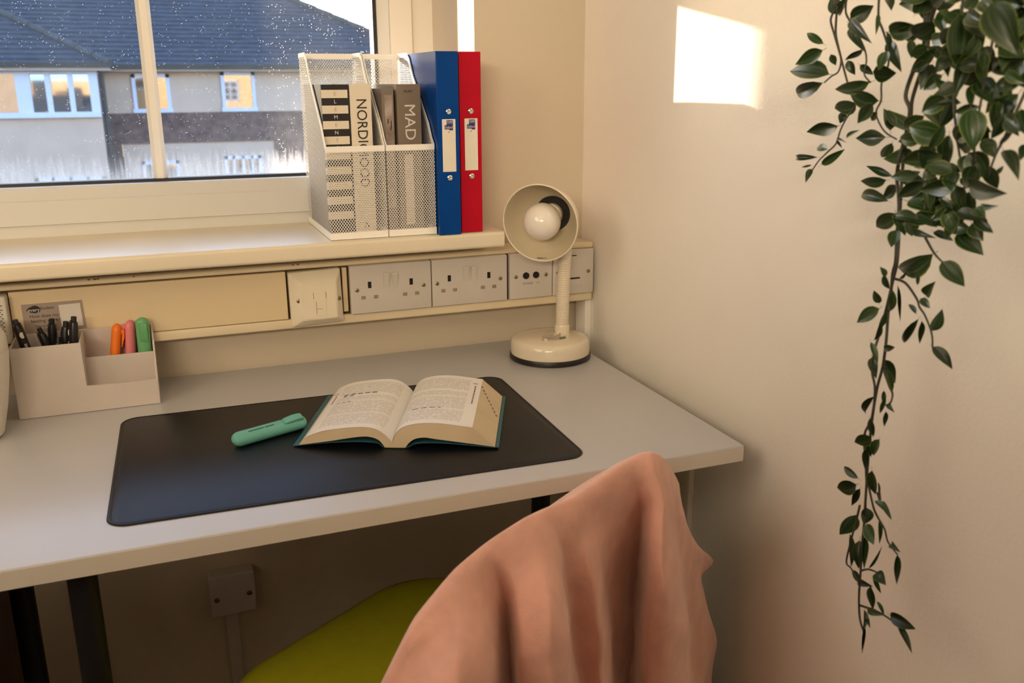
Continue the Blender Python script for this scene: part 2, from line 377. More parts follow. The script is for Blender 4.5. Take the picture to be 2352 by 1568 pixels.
STEMS=[[[-1187,-8459,13269],[-1166,-8442,13017],[-1132,-8419,12847],[-1159,-8543,12648],[-1179,-8657,12473],[-1160,-8721,12321],[-1153,-8833,12149],[-1162,-8732,12016],[-1154,-8643,11879],[-1179,-8624,11744],[-1188,-8510,11647],[-1127,-8310,11538],[-1131,-8221,11427]],[[-1157,-8400,13097],[-1181,-8376,12999],[-1166,-8423,12868],[-1145,-8486,12714],[-1118,-8518,12583],[-1151,-8526,12474],[-1112,-8383,12431],[-1148,-8318,12365]],[[-1176,-8582,13217],[-1141,-8552,13053],[-1142,-8681,12919],[-1142,-8868,12701],[-1132,-8906,12575],[-1188,-8956,12448],[-1155,-9023,12364]],[[-1126,-8986,13226],[-1179,-9068,12978],[-1187,-9153,12853],[-1175,-9235,12689],[-1167,-9250,12527],[-1155,-9173,12364],[-1165,-9202,12198],[-1139,-9121,12070],[-1176,-9292,11909],[-1162,-9463,11833]],[[-1303,-9783,13152],[-1296,-9797,12856],[-1247,-9756,12632],[-1165,-9569,12442],[-1169,-9521,12243],[-1197,-9622,12125],[-1164,-9585,11962],[-1146,-9537,11796],[-1161,-9520,11629],[-1121,-9475,11456],[-1174,-9596,11216],[-1152,-9590,10914],[-1180,-9639,10663],[-1119,-9556,10510],[-1142,-9589,10250],[-1111,-9547,10101],[-1179,-9632,9854],[-1133,-9578,9556],[-1142,-9543,9309],[-1186,-9568,9034],[-1124,-9502,8707],[-1120,-9507,8408],[-1184,-9597,8051],[-1115,-9542,7754],[-1127,-9558,7502],[-1142,-9596,7205],[-1146,-9618,6895],[-1169,-9690,6669],[-1185,-9784,6566]],[[-1419,-10050,13126],[-1304,-9856,12853],[-1333,-9891,12590],[-1252,-9745,12402],[-1217,-9659,12206],[-1175,-9623,12045],[-1120,-9542,11836],[-1119,-9533,11629],[-1167,-9592,11384],[-1157,-9615,11004],[-1190,-9672,10669],[-1148,-9603,10477],[-1122,-9534,10191],[-1122,-9479,9902],[-1184,-9498,9726],[-1155,-9458,9476],[-1184,-9559,9295],[-1156,-9526,8967],[-1117,-9407,8721],[-1167,-9519,8471],[-1122,-9519,8210]],[[-1127,-9891,10978],[-1125,-10048,10814],[-1174,-10211,10755]],[[-1117,-9588,10472],[-1116,-9736,10456],[-1110,-9890,10335],[-1189,-10017,10283],[-1190,-10099,10216],[-1167,-10181,10061],[-1149,-10197,9912]],[[-1156,-9559,8284],[-1183,-9707,8049],[-1139,-9740,7929],[-1137,-9860,7833],[-1140,-9930,7717],[-1149,-10086,7651]],[[-1146,-9484,7941],[-1135,-9448,7766],[-1185,-9452,7513],[-1155,-9384,7204],[-1179,-9491,7184],[-1182,-9625,7080]],[[-1129,-9634,6791],[-1164,-9856,6874],[-1163,-10012,6902],[-1168,-10229,6908]],[[-1643,-11245,12331],[-1681,-11143,11969],[-1539,-10946,11783],[-1494,-10869,11616]],[[-1564,-10450,13088],[-1594,-10478,12814],[-1529,-10432,12575],[-1513,-10422,12256],[-1524,-10542,11863],[-1418,-10565,11530],[-1264,-10440,11204],[-1171,-10337,11050]],[[-1648,-10892,13047],[-1647,-10874,12792],[-1670,-10882,12497],[-1640,-10825,12160],[-1636,-10824,11883],[-1471,-10693,11618],[-1298,-10607,11304]],[[-1146,-9610,9520],[-1144,-9701,9382],[-1144,-9761,9308],[-1174,-9776,9222],[-1113,-9659,9152]],[[-1135,-9698,8189],[-1132,-9751,8110],[-1114,-9681,8278]],[[-1154,-9615,7218],[-1163,-9728,7296],[-1166,-9857,7329]]]
LEAVES=[[-1235,-8365,12757,-1283,-8151,12870,81],[-1235,-8359,12696,-1305,-8052,12566,143],[-1185,-8434,12449,-1235,-7874,12491,191],[-1219,-8384,12365,-1180,-7924,12254,153],[-1235,-8488,12649,-1148,-8471,12549,72],[-1091,-8355,13054,-1132,-8313,13232,143],[-1080,-8362,13054,-1157,-8594,13208,95],[-1301,-8813,12967,-1182,-8968,13085,163],[-1320,-8835,12965,-1439,-9272,12744,103],[-1070,-8591,12921,-1189,-8918,12678,86],[-1133,-8842,12690,-1120,-8596,12603,60],[-1263,-9150,13007,-1324,-9216,12820,43],[-1040,-9007,13162,-1065,-9104,13050,77],[-1257,-9313,12832,-1272,-9695,12854,172],[-1110,-9165,12764,-1161,-9409,12484,112],[-1303,-9328,12834,-1234,-9301,12666,43],[-1301,-9358,12656,-1408,-9402,12484,95],[-1329,-9231,12466,-1210,-9393,12452,155],[-1200,-8711,12583,-1143,-8766,12450,86],[-1163,-8853,12538,-1049,-8917,12448,77],[-1227,-9090,12372,-1263,-8662,12300,129],[-1125,-9124,12192,-1245,-8844,12279,155],[-1221,-9154,12169,-1159,-8914,11983,129],[-1158,-8850,12163,-1161,-8553,12104,155],[-1049,-8534,12066,-1065,-8528,11954,86],[-1111,-8552,11924,-1137,-8128,11851,148],[-1304,-8918,11825,-1331,-9115,11904,39],[-1267,-8766,11804,-1380,-8999,11788,26],[-1244,-8709,11782,-1334,-8903,11721,26],[-1193,-8519,11679,-1136,-8288,11682,86],[-1103,-8268,11576,-1011,-7797,11535,67],[-1235,-8494,11518,-1194,-8769,11691,86],[-1063,-8129,11479,-1088,-7992,11445,24],[-1056,-8118,11435,-1151,-8158,11302,67],[-1054,-9200,11838,-962,-8716,11802,163],[-1036,-9271,11786,-957,-9070,11633,103],[-1117,-9316,11909,-1132,-9222,12106,112],[-1128,-9551,11911,-1037,-9194,12079,146],[-1157,-9157,12080,-1128,-9058,12000,69],[-1376,-10233,12227,-1428,-10019,12115,153],[-1579,-10458,12286,-1691,-10372,12393,76],[-1433,-10352,12218,-1402,-10214,11985,107],[-1432,-10313,11915,-1495,-9964,11977,210],[-1507,-10377,11761,-1512,-9949,11673,183],[-1467,-10448,12112,-1502,-10815,11984,229],[-1703,-10798,12160,-1723,-10887,11854,201],[-1577,-10649,12346,-1667,-10771,12169,67],[-1570,-10703,12380,-1687,-11038,12198,167],[-1620,-11157,12282,-1557,-10927,11990,167],[-1649,-11066,11897,-1591,-11137,12017,40],[-1704,-11074,11895,-1790,-11042,11882,47],[-1652,-11118,11849,-1708,-11331,11656,100],[-1575,-11245,11905,-1560,-11210,11782,67],[-1538,-10680,11800,-1424,-10785,11606,191],[-1431,-10350,11924,-1361,-10312,11676,130],[-1039,-9335,11461,-936,-8876,11515,77],[-1108,-9324,11428,-1144,-9026,11389,107],[-1178,-9458,11234,-1116,-9020,11249,120],[-1094,-9480,11387,-998,-9199,11227,112],[-1107,-9449,11537,-1067,-9570,11399,112],[-1274,-9799,11491,-1245,-9877,11558,77],[-1490,-10566,11515,-1455,-10152,11434,145],[-1548,-10730,11552,-1664,-11183,11521,147],[-1359,-10792,11615,-1271,-10806,11685,38],[-1351,-10262,11362,-1460,-10510,11300,61],[-1291,-10358,11486,-1226,-10380,11264,130],[-1290,-9820,11281,-1214,-10214,11204,172],[-1210,-10426,11246,-1192,-10097,11094,137],[-1424,-10781,11361,-1530,-11025,11392,53],[-1471,-10740,11329,-1485,-10883,11275,99],[-1244,-10635,11248,-1210,-10613,11116,99],[-1263,-9672,11145,-1191,-9356,10970,155],[-1311,-9709,11161,-1284,-9822,10969,137],[-1278,-9700,10989,-1396,-9790,10849,112],[-1280,-9860,11129,-1209,-9841,10955,129],[-1274,-9953,11017,-1391,-10281,11012,69],[-1209,-10099,11026,-1246,-10360,10983,69],[-1203,-10365,11064,-1184,-10637,10909,176],[-1118,-10033,10799,-1018,-9561,10548,198],[-1228,-10251,10774,-1196,-10494,10594,160],[-1294,-9654,10521,-1354,-9628,10612,56],[-1301,-9629,10538,-1214,-9628,10390,60],[-1229,-10003,10498,-1178,-9945,10610,34],[-1067,-9606,10471,-1094,-9708,10564,30],[-1268,-10155,10431,-1328,-10291,10589,95],[-1183,-10015,10368,-1210,-10159,10308,73],[-1309,-10102,10245,-1225,-9919,10290,47],[-1138,-9975,10151,-1049,-9740,9846,73],[-1076,-9956,10118,-1022,-9908,9887,56],[-1083,-10099,10053,-1034,-10141,10262,103],[-1202,-10239,9946,-1125,-10421,9782,103],[-1055,-9354,10163,-1149,-9363,10302,77],[-1287,-9605,10186,-1366,-9415,10008,129],[-1193,-9654,10380,-1106,-9561,10136,77],[-1172,-9694,10431,-1087,-9686,10077,34],[-1220,-9627,10153,-1204,-9537,9948,60],[-1256,-9605,10038,-1222,-9512,9828,52],[-1249,-9694,9787,-1367,-9948,9882,69],[-1211,-9455,9788,-1195,-9560,9595,60],[-1066,-9344,9576,-1117,-9483,9402,95],[-1052,-9503,9595,-977,-9598,9372,120],[-1283,-9807,9594,-1216,-9826,9384,60],[-1049,-9418,9160,-938,-9209,8886,67],[-1122,-9617,9296,-1149,-9667,9149,43],[-1167,-9702,9258,-1131,-9611,9056,43],[-1146,-9730,9203,-1221,-9881,9170,52],[-1065,-9620,9060,-1055,-9608,8899,48],[-1309,-9712,8847,-1355,-9544,8733,129],[-1306,-9819,8863,-1315,-9770,8673,86],[-1302,-9651,8692,-1295,-9662,8469,67],[-1246,-9528,8291,-1168,-9221,8289,76],[-1099,-9351,8124,-1174,-9161,8013,162],[-1087,-9402,8092,-1067,-9290,7850,76],[-1249,-9708,8461,-1150,-9685,8175,95],[-1328,-9877,8202,-1352,-10094,8159,60],[-1150,-9805,8138,-1231,-10029,8047,52],[-1183,-9767,8202,-1090,-9650,8271,24],[-1227,-9575,8994,-1177,-9598,8800,67],[-1273,-9601,8815,-1159,-9573,8566,76],[-1041,-9338,7740,-1121,-9216,7465,162],[-1101,-9534,7930,-1141,-9570,7762,124],[-1320,-9786,7894,-1390,-9987,7780,115],[-1111,-9746,7902,-1120,-9793,7644,43],[-1171,-10009,7747,-1260,-10209,7776,69],[-1278,-10203,7743,-1311,-10267,7466,64],[-1176,-9739,7316,-1099,-9805,7579,29],[-1195,-9874,7345,-1237,-10051,7310,124],[-1056,-9695,7160,-1010,-9779,7009,48],[-1103,-9336,7520,-1030,-9329,7110,67],[-1185,-9579,7576,-1242,-9663,7305,105],[-1296,-9749,7734,-1259,-9752,7366,67],[-1105,-9429,7119,-1009,-9447,6954,67],[-1054,-9480,6988,-1053,-9689,7043,76],[-1183,-9806,7142,-1072,-9761,6824,81],[-1304,-9917,6942,-1334,-10178,7041,76],[-1166,-9898,7005,-1142,-9992,6885,38],[-1147,-10084,6941,-1229,-10497,7055,120],[-1178,-10232,6917,-1255,-10511,6797,64],[-1215,-9784,6844,-1292,-9876,6669,48],[-1234,-9826,6701,-1204,-9809,6339,33],[-1210,-9809,6776,-1290,-9967,6757,43],[-1409,-10012,12879,-1369,-9720,12791,183],[-1280,-9625,12743,-1334,-9711,12587,76],[-1432,-10089,12657,-1386,-9792,12467,107],[-2319,-11418,12903,-2278,-11653,12574,223],[-1730,-10593,12906,-1637,-10547,12503,201],[-1373,-9781,12967,-1295,-9935,13085,95],[-1386,-9744,12962,-1388,-9794,13149,95],[-1703,-10605,12939,-1637,-10676,13050,100],[-1599,-10732,12499,-1688,-11021,12543,134],[-1815,-11180,12443,-1759,-11308,12363,80],[-1688,-10689,12601,-1718,-10638,12278,117],[-1725,-11032,12623,-1757,-11274,12552,134],[-1474,-10200,12972,-1501,-10129,12835,130],[-1658,-10472,12814,-1665,-10385,12680,137],[-1533,-10533,12812,-1469,-10596,12605,176],[-1614,-10631,12939,-1512,-10454,12765,147],[-1697,-10941,13010,-1730,-11194,12882,134],[-1592,-10956,12853,-1687,-11230,12679,147],[-1433,-10247,12580,-1518,-10205,12455,115],[-1593,-10584,12433,-1590,-10680,12500,115],[-1598,-11062,12494,-1703,-11296,12331,134],[-1629,-10983,12163,-1550,-11008,12330,134],[-1818,-11364,12175,-1774,-11423,11985,114],[-1726,-10964,11927,-1667,-11058,11795,114],[-1324,-10385,11661,-1444,-10324,11547,130],[-1568,-10791,11702,-1568,-10732,11516,145],[-1396,-10767,11694,-1294,-10794,11511,115],[-1480,-10299,11622,-1567,-10248,11545,107],[-1304,-9969,11628,-1231,-10007,11746,99],[-1137,-9794,11321,-1124,-9927,11416,112],[-1286,-10503,11443,-1209,-10507,11268,115],[-1104,-9840,11158,-1072,-9985,11051,120],[-1332,-10206,11276,-1275,-10365,11195,115],[-1615,-10788,11985,-1512,-10586,11811,168],[-1779,-11206,12105,-1893,-11454,12021,120],[-1428,-9978,13025,-1486,-10193,13095,115],[-1714,-10795,13006,-1820,-11036,12859,120],[-1647,-11092,12906,-1664,-11076,12749,134],[-1496,-10129,12921,-1592,-10334,12760,88],[-1291,-10404,11295,-1387,-10245,11168,98],[-1572,-10630,12572,-1625,-10868,12516,85],[-1268,-9908,12525,-1358,-9896,12317,136],[-1713,-11086,12884,-1646,-10971,12715,101],[-1367,-10038,12191,-1379,-10372,12190,137],[-1566,-10644,12528,-1646,-10468,12516,138],[-1575,-11056,12149,-1571,-11160,11971,97],[-1423,-10018,12532,-1459,-9865,12466,87],[-1746,-10895,12557,-1715,-10872,12379,92],[-1698,-11226,12693,-1693,-11307,12551,107],[-1417,-10181,12429,-1331,-9919,12311,118],[-1621,-11035,12865,-1670,-11259,12860,114],[-1630,-10764,12639,-1584,-10861,12512,98],[-1116,-9669,11694,-1143,-9328,11636,145],[-1670,-11112,12998,-1609,-11268,12844,115],[-1343,-10473,11254,-1385,-10422,11025,102],[-1349,-10029,12251,-1380,-10313,12216,143],[-1407,-10136,13101,-1444,-10382,13101,132],[-1624,-10472,12550,-1597,-10748,12530,96],[-1371,-9952,13021,-1253,-10060,13031,125],[-1215,-9709,13079,-1234,-9770,12894,145],[-1339,-9951,12074,-1302,-9698,11951,144],[-1642,-10615,12636,-1621,-10682,12497,96],[-1312,-10214,11335,-1226,-9878,11211,86],[-1325,-10026,12657,-1255,-10179,12573,137],[-1266,-9753,13054,-1173,-9351,13084,145],[-1401,-10503,11348,-1295,-10280,11106,130],[-1748,-10690,12898,-1843,-11034,12780,122],[-1682,-11178,12454,-1764,-11148,12283,108],[-1753,-11181,12120,-1728,-11061,11946,88],[-1308,-9997,11130,-1332,-9699,11121,98],[-1720,-11124,12812,-1614,-10787,12861,77],[-1481,-10187,11869,-1478,-10148,11637,141],[-1420,-9998,13124,-1501,-9869,13129,138],[-1305,-9999,11482,-1337,-9757,11322,132],[-1723,-11126,12686,-1709,-11021,12558,121],[-1663,-11041,12216,-1671,-11058,12075,75],[-1698,-10877,12182,-1672,-10615,12128,81],[-1423,-10429,11614,-1513,-10525,11468,135],[-1633,-10958,12897,-1655,-10977,12731,116],[-1388,-10160,12669,-1476,-10307,12424,90],[-1300,-9931,11880,-1348,-9694,11832,111],[-1179,-9829,11302,-1103,-10006,11234,152],[-1381,-10476,11554,-1364,-10750,11504,95],[-1218,-9857,12143,-1284,-10114,11976,139],[-1531,-10713,13056,-1546,-10902,12904,100],[-1640,-10960,12191,-1729,-11231,12201,119],[-1556,-10547,11631,-1638,-10348,11662,125],[-1667,-10813,12501,-1729,-10639,12492,122],[-1229,-10204,11376,-1312,-10050,11245,111],[-1236,-9953,11559,-1140,-10045,11359,92],[-1230,-9661,12873,-1128,-9338,12813,157],[-1451,-10406,11997,-1365,-10501,11821,90],[-1436,-10546,11283,-1433,-10805,11237,104],[-1544,-10236,13063,-1559,-10538,13088,135],[-1611,-11096,12763,-1556,-11015,12598,104],[-1769,-11235,12823,-1848,-11214,12665,113],[-1406,-10387,11279,-1348,-10465,11077,139],[-1583,-10843,12507,-1681,-11119,12416,107],[-1683,-10607,12342,-1769,-10496,12272,109],[-1444,-10645,11779,-1547,-10676,11613,142],[-1657,-10773,12783,-1567,-10968,12785,126],[-1593,-10319,12929,-1549,-10467,12821,141],[-1395,-9952,12667,-1361,-10175,12485,94],[-1313,-10621,11238,-1398,-10909,11153,94],[-1181,-9596,13107,-1181,-9768,12965,88],[-1535,-11111,12538,-1513,-10856,12514,113],[-1453,-10677,11781,-1416,-10481,11621,115],[-1398,-10155,11428,-1517,-10315,11281,94],[-1532,-10972,12599,-1493,-11066,12419,120],[-1421,-10263,12367,-1340,-10270,12218,138],[-1234,-9841,11130,-1185,-10034,11103,153],[-1636,-11000,12640,-1741,-11084,12464,112],[-1276,-10072,11454,-1173,-9649,11469,158],[-1663,-11189,12379,-1594,-10895,12316,105],[-1437,-10058,11893,-1458,-9820,11869,124],[-1301,-10203,11399,-1288,-10078,11218,139],[-1576,-10756,12455,-1578,-10501,12378,139],[-1254,-10552,11167,-1249,-10679,11042,128],[-1609,-10700,12070,-1590,-10636,11905,96],[-1273,-9896,11532,-1324,-9626,11491,103],[-1563,-10505,13081,-1598,-10297,13036,122],[-1153,-9682,11617,-1208,-10013,11681,104],[-1176,-10234,11328,-1244,-10075,11155,102],[-1587,-10565,11951,-1618,-10819,11995,144],[-1317,-10221,11752,-1261,-9921,11610,111],[-1442,-9967,13098,-1504,-9701,13079,101],[-1607,-10952,12330,-1620,-10880,12136,91],[-1776,-10908,12600,-1868,-11012,12458,88],[-1214,-10181,11272,-1176,-10445,11256,89],[-1588,-11112,12750,-1690,-11378,12729,123],[-1669,-10627,12866,-1754,-10863,12708,126],[-1342,-9925,12657,-1407,-9779,12608,143],[-1561,-10413,12017,-1547,-10260,11805,89],[-1781,-11137,12723,-1710,-10970,12635,115],[-1476,-10068,12725,-1532,-10356,12743,104],[-1169,-10267,11117,-1226,-10542,11098,142],[-1740,-11204,12923,-1672,-10911,12928,109],[-1661,-11006,12860,-1587,-11114,12794,99],[-1569,-10719,12080,-1458,-10784,11894,135],[-1804,-11023,12968,-1830,-11232,12913,86],[-1694,-10762,12715,-1745,-10741,12562,93],[-1275,-9923,12446,-1300,-9701,12483,86],[-1162,-9970,11439,-1265,-9840,11248,129]]
BLANKET=[[[-6650,-9267,6600],[-6674,-9329,6609],[-6696,-9362,6588],[-6718,-9389,6558],[-6740,-9412,6522],[-6762,-9432,6481],[-6782,-9433,6424],[-6802,-9434,6365],[-6822,-9434,6304],[-6834,-9430,6232],[-6846,-9425,6159],[-6858,-9420,6083],[-6870,-9414,6007],[-6883,-9409,5929],[-6895,-9404,5850],[-6908,-9400,5771],[-6922,-9397,5692],[-6936,-9396,5613]],[[-6475,-9410,7088],[-6498,-9480,7083],[-6515,-9517,7043],[-6532,-9548,6992],[-6549,-9572,6932],[-6562,-9578,6855],[-6576,-9584,6776],[-6590,-9590,6694],[-6602,-9595,6609],[-6611,-9599,6519],[-6621,-9603,6427],[-6630,-9607,6334],[-6640,-9611,6238],[-6650,-9615,6142],[-6660,-9620,6043],[-6670,-9624,5943],[-6680,-9629,5842],[-6691,-9633,5739]],[[-6105,-9252,7579],[-6134,-9341,7554],[-6158,-9402,7494],[-6181,-9462,7426],[-6202,-9508,7344],[-6232,-9567,7269],[-6266,-9633,7198],[-6301,-9701,7127],[-6335,-9767,7054],[-6366,-9825,6972],[-6390,-9868,6876],[-6410,-9893,6763],[-6427,-9901,6634],[-6443,-9908,6501],[-6460,-9915,6366],[-6477,-9922,6229],[-6494,-9930,6089],[-6512,-9937,5948]],[[-5654,-9059,7879],[-5678,-9161,7834],[-5697,-9248,7759],[-5716,-9336,7676],[-5739,-9439,7597],[-5781,-9566,7534],[-5826,-9698,7476],[-5867,-9822,7411],[-5901,-9922,7328],[-5926,-9981,7215],[-5937,-9991,7061],[-5947,-9995,6899],[-5956,-9999,6732],[-5966,-10003,6562],[-5976,-10008,6388],[-5987,-10012,6211],[-5997,-10016,6030],[-6008,-10021,5845]],[[-5366,-8936,7977],[-5382,-9036,7917],[-5386,-9114,7820],[-5384,-9180,7705],[-5389,-9261,7593],[-5401,-9357,7487],[-5414,-9454,7379],[-5432,-9541,7263],[-5447,-9603,7126],[-5446,-9617,6951],[-5445,-9617,6760],[-5444,-9617,6564],[-5443,-9616,6363],[-5442,-9616,6157],[-5442,-9616,5946],[-5441,-9615,5729],[-5440,-9615,5507],[-5439,-9615,5280]],[[-5232,-8879,8011],[-5230,-8960,7935],[-5199,-8976,7794],[-5144,-8936,7604],[-5089,-8886,7395],[-5041,-8836,7174],[-4991,-8785,6941],[-4963,-8749,6711],[-4950,-8728,6485],[-4942,-8722,6262],[-4940,-8721,6038],[-4939,-8721,5808],[-4938,-8720,5572],[-4937,-8720,5330],[-4936,-8720,5082],[-4935,-8719,4827],[-4934,-8719,4567],[-4934,-8718,4300]],[[-5067,-8808,8040],[-5069,-8906,7968],[-5055,-8978,7855],[-5030,-9031,7718],[-5018,-9106,7586],[-5038,-9204,7465],[-5057,-9299,7338],[-5075,-9377,7197],[-5092,-9423,7032],[-5092,-9425,6830],[-5090,-9425,6620],[-5089,-9424,6404],[-5088,-9424,6182],[-5087,-9423,5953],[-5086,-9423,5719],[-5085,-9422,5479],[-5084,-9422,5234],[-5083,-9421,4982]],[[-4754,-8674,8082],[-4752,-8780,8004],[-4738,-8880,7896],[-4720,-8980,7776],[-4737,-9126,7677],[-4784,-9296,7591],[-4825,-9454,7497],[-4861,-9573,7377],[-4875,-9618,7205],[-4868,-9615,6990],[-4861,-9612,6769],[-4855,-9610,6542],[-4849,-9607,6309],[-4842,-9604,6068],[-4836,-9601,5822],[-4829,-9599,5568],[-4822,-9596,5308],[-4815,-9593,5040]],[[-4547,-8586,8086],[-4540,-8688,8001],[-4515,-8772,7877],[-4482,-8848,7734],[-4505,-8972,7611],[-4537,-9109,7493],[-4562,-9233,7363],[-4576,-9318,7205],[-4561,-9334,6994],[-4531,-9322,6753],[-4501,-9308,6503],[-4480,-9300,6250],[-4459,-9291,5990],[-4438,-9282,5721],[-4416,-9272,5444],[-4393,-9263,5158],[-4370,-9253,4864],[-4346,-9242,4561]],[[-4437,-8539,8080],[-4425,-8624,7982],[-4371,-8641,7815],[-4288,-8605,7600],[-4237,-8584,7376],[-4197,-8567,7143],[-4155,-8549,6898],[-4116,-8532,6644],[-4079,-8516,6381],[-4041,-8500,6107],[-4002,-8483,5823],[-3974,-8471,5535],[-3947,-8460,5239],[-3919,-8448,4933],[-3891,-8436,4618],[-3862,-8423,4293],[-3832,-8410,3958],[-3800,-8397,3612]],[[-4175,-8427,8067],[-4152,-8516,7968],[-4092,-8558,7810],[-4015,-8572,7618],[-3994,-8621,7431],[-3973,-8674,7236],[-3951,-8720,7029],[-3925,-8744,6799],[-3882,-8731,6535],[-3858,-8721,6266],[-3832,-8710,5987],[-3812,-8701,5701],[-3794,-8694,5408],[-3776,-8686,5106],[-3757,-8678,4795],[-3738,-8669,4474],[-3718,-8661,4144],[-3697,-8652,3804]],[[-4014,-8358,8065],[-3990,-8444,7959],[-3921,-8469,7786],[-3833,-8457,7574],[-3803,-8477,7361],[-3773,-8498,7138],[-3743,-8515,6903],[-3721,-8524,6655],[-3688,-8512,6382],[-3665,-8502,6102],[-3640,-8492,5812],[-3617,-8482,5514],[-3596,-8473,5206],[-3573,-8463,4889],[-3550,-8453,4562],[-3526,-8443,4225],[-3502,-8433,3878],[-3477,-8422,3520]],[[-3849,-8287,8088],[-3818,-8358,7969],[-3719,-8324,7756],[-3570,-8211,7477],[-3498,-8119,7185],[-3421,-8023,6873],[-3349,-7938,6550],[-3296,-7885,6235],[-3262,-7867,5932],[-3239,-7858,5626],[-3218,-7849,5310],[-3195,-7839,4982],[-3172,-7829,4644],[-3147,-7819,4295],[-3122,-7808,3935],[-3096,-7797,3564],[-3070,-7785,3181],[-3042,-7773,2786]],[[-3509,-8142,8158],[-3478,-8209,8024],[-3361,-8145,7782],[-3183,-7988,7463],[-3100,-7853,7132],[-3014,-7716,6779],[-2943,-7604,6422],[-2927,-7561,6098],[-2940,-7567,5797],[-2950,-7571,5484],[-2954,-7572,5158],[-2954,-7573,4820],[-2935,-7565,4461],[-2916,-7556,4090],[-2896,-7548,3707],[-2876,-7539,3312],[-2855,-7530,2905],[-2833,-7521,2486]],[[-3241,-8049,8204],[-3214,-8112,8060],[-3084,-8019,7793],[-2912,-7830,7445],[-2802,-7641,7073],[-2693,-7453,6676],[-2623,-7315,6290],[-2613,-7272,5951],[-2635,-7281,5636],[-2650,-7288,5306],[-2664,-7294,4967],[-2679,-7300,4617],[-2664,-7293,4238],[-2648,-7286,3847],[-2631,-7279,3444],[-2614,-7272,3029],[-2596,-7264,2601],[-2578,-7257,2160]],[[-3016,-7996,8256],[-3039,-8109,8129],[-3012,-8154,7928],[-2975,-8173,7695],[-3005,-8230,7474],[-3035,-8285,7242],[-3059,-8326,6993],[-3070,-8340,6718],[-3074,-8342,6424],[-3070,-8340,6116],[-3061,-8337,5795],[-3052,-8333,5464],[-3031,-8324,5115],[-3008,-8314,4753],[-2984,-8304,4379],[-2959,-8293,3993],[-2934,-8282,3595],[-2908,-8271,3184]],[[-2898,-7989,8256],[-2916,-8109,8131],[-2896,-8185,7946],[-2887,-8264,7744],[-2939,-8385,7557],[-2988,-8503,7363],[-3014,-8585,7139],[-2995,-8597,6861],[-2957,-8580,6553],[-2919,-8564,6232],[-2880,-8548,5899],[-2840,-8531,5553],[-2806,-8516,5198],[-2773,-8502,4832],[-2738,-8487,4453],[-2702,-8471,4060],[-2664,-8455,3654],[-2626,-8439,3235]],[[-2723,-7893,8163],[-2733,-8003,8032],[-2692,-8051,7828],[-2651,-8085,7596],[-2647,-8145,7365],[-2639,-8202,7121],[-2614,-8236,6852],[-2559,-8225,6542],[-2489,-8195,6204],[-2420,-8166,5852],[-2350,-8136,5485],[-2277,-8105,5103],[-2221,-8081,4715],[-2166,-8057,4315],[-2109,-8033,3898],[-2050,-8007,3466],[-1988,-7981,3018],[-1925,-7954,2553]],[[-2560,-7758,8023],[-2565,-7849,7880],[-2486,-7823,7633],[-2372,-7731,7325],[-2259,-7631,6989],[-2142,-7530,6629],[-2031,-7444,6258],[-1938,-7391,5891],[-1854,-7355,5519],[-1776,-7322,5133],[-1698,-7288,4732],[-1616,-7253,4314],[-1556,-7228,3892],[-1494,-7201,3453],[-1430,-7174,2999],[-1364,-7146,2527],[-1295,-7116,2037],[-1224,-7086,1529]],[[-2363,-7565,7810],[-2362,-7650,7663],[-2272,-7614,7407],[-2137,-7502,7082],[-1987,-7372,6720],[-1826,-7238,6331],[-1664,-7117,5927],[-1524,-7037,5528],[-1396,-6983,5129],[-1283,-6934,4716],[-1224,-6909,4315],[-1260,-6924,3952],[-1226,-6910,3536],[-1175,-6888,3095],[-1122,-6865,2639],[-1067,-6842,2166],[-1010,-6817,1677],[-951,-6792,1170]],[[-2140,-7339,7562],[-2142,-7422,7410],[-2047,-7373,7141],[-1857,-7219,6783],[-1618,-7028,6377],[-1335,-6818,5952],[-1275,-6722,5567],[-1086,-6610,5131],[-915,-6538,4702],[-783,-6481,4266],[-830,-6501,3913],[-850,-6509,3529],[-800,-6488,3088],[-748,-6466,2632],[-694,-6443,2159],[-638,-6419,1670],[-581,-6394,1163],[-521,-6369,639]],[[-1939,-7090,7344],[-1948,-7174,7184],[-1854,-7115,6897],[-1626,-6931,6509],[-1296,-6685,6063],[-820,-6377,5582],[-1046,-6393,5392],[-859,-6282,4947],[-675,-6204,4496],[-516,-6135,4032],[-538,-6145,3646],[-573,-6160,3253],[-518,-6137,2789],[-461,-6112,2308],[-402,-6087,1809],[-341,-6061,1293],[-278,-6034,759],[-212,-6006,205]]]


# ------------------------------------------------------------------ the room
WX0, WX1, WZ0, WZ1 = -2.0, -0.223, 0.956, 2.10      # window opening in the back wall
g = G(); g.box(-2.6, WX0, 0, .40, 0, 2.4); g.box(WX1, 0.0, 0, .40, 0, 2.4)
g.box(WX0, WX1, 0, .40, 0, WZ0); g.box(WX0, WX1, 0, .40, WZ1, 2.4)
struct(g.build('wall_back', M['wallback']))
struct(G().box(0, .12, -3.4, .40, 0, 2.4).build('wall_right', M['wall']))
struct(G().box(-2.72, -2.6, -3.4, .40, 0, 2.4).build('wall_left', M['wall2']))
struct(G().box(-2.72, .12, -3.52, -3.4, 0, 2.4).build('wall_front', M['wall2']))
struct(G().box(-2.72, .12, -3.52, .40, -.1, 0).build('floor', M['carpet']))
struct(G().box(-2.72, .12, -3.52, .40, 2.4, 2.5).build('ceiling', M['ceil']))
struct(G().box(-2.6, 0, -.014, 0, 0, .09, .003).build('baseboard_back', M['gloss']))
struct(G().box(-.014, 0, -3.4, -.014, 0, .09, .003).build('baseboard_right', M['gloss']))

# unseen block added behind the camera to shade the space under the desk
struct(G().box(-2.595, -.12, -2.55, -2.30, 0, 1.47, .004).build('front_light_blocker', M['wood']))

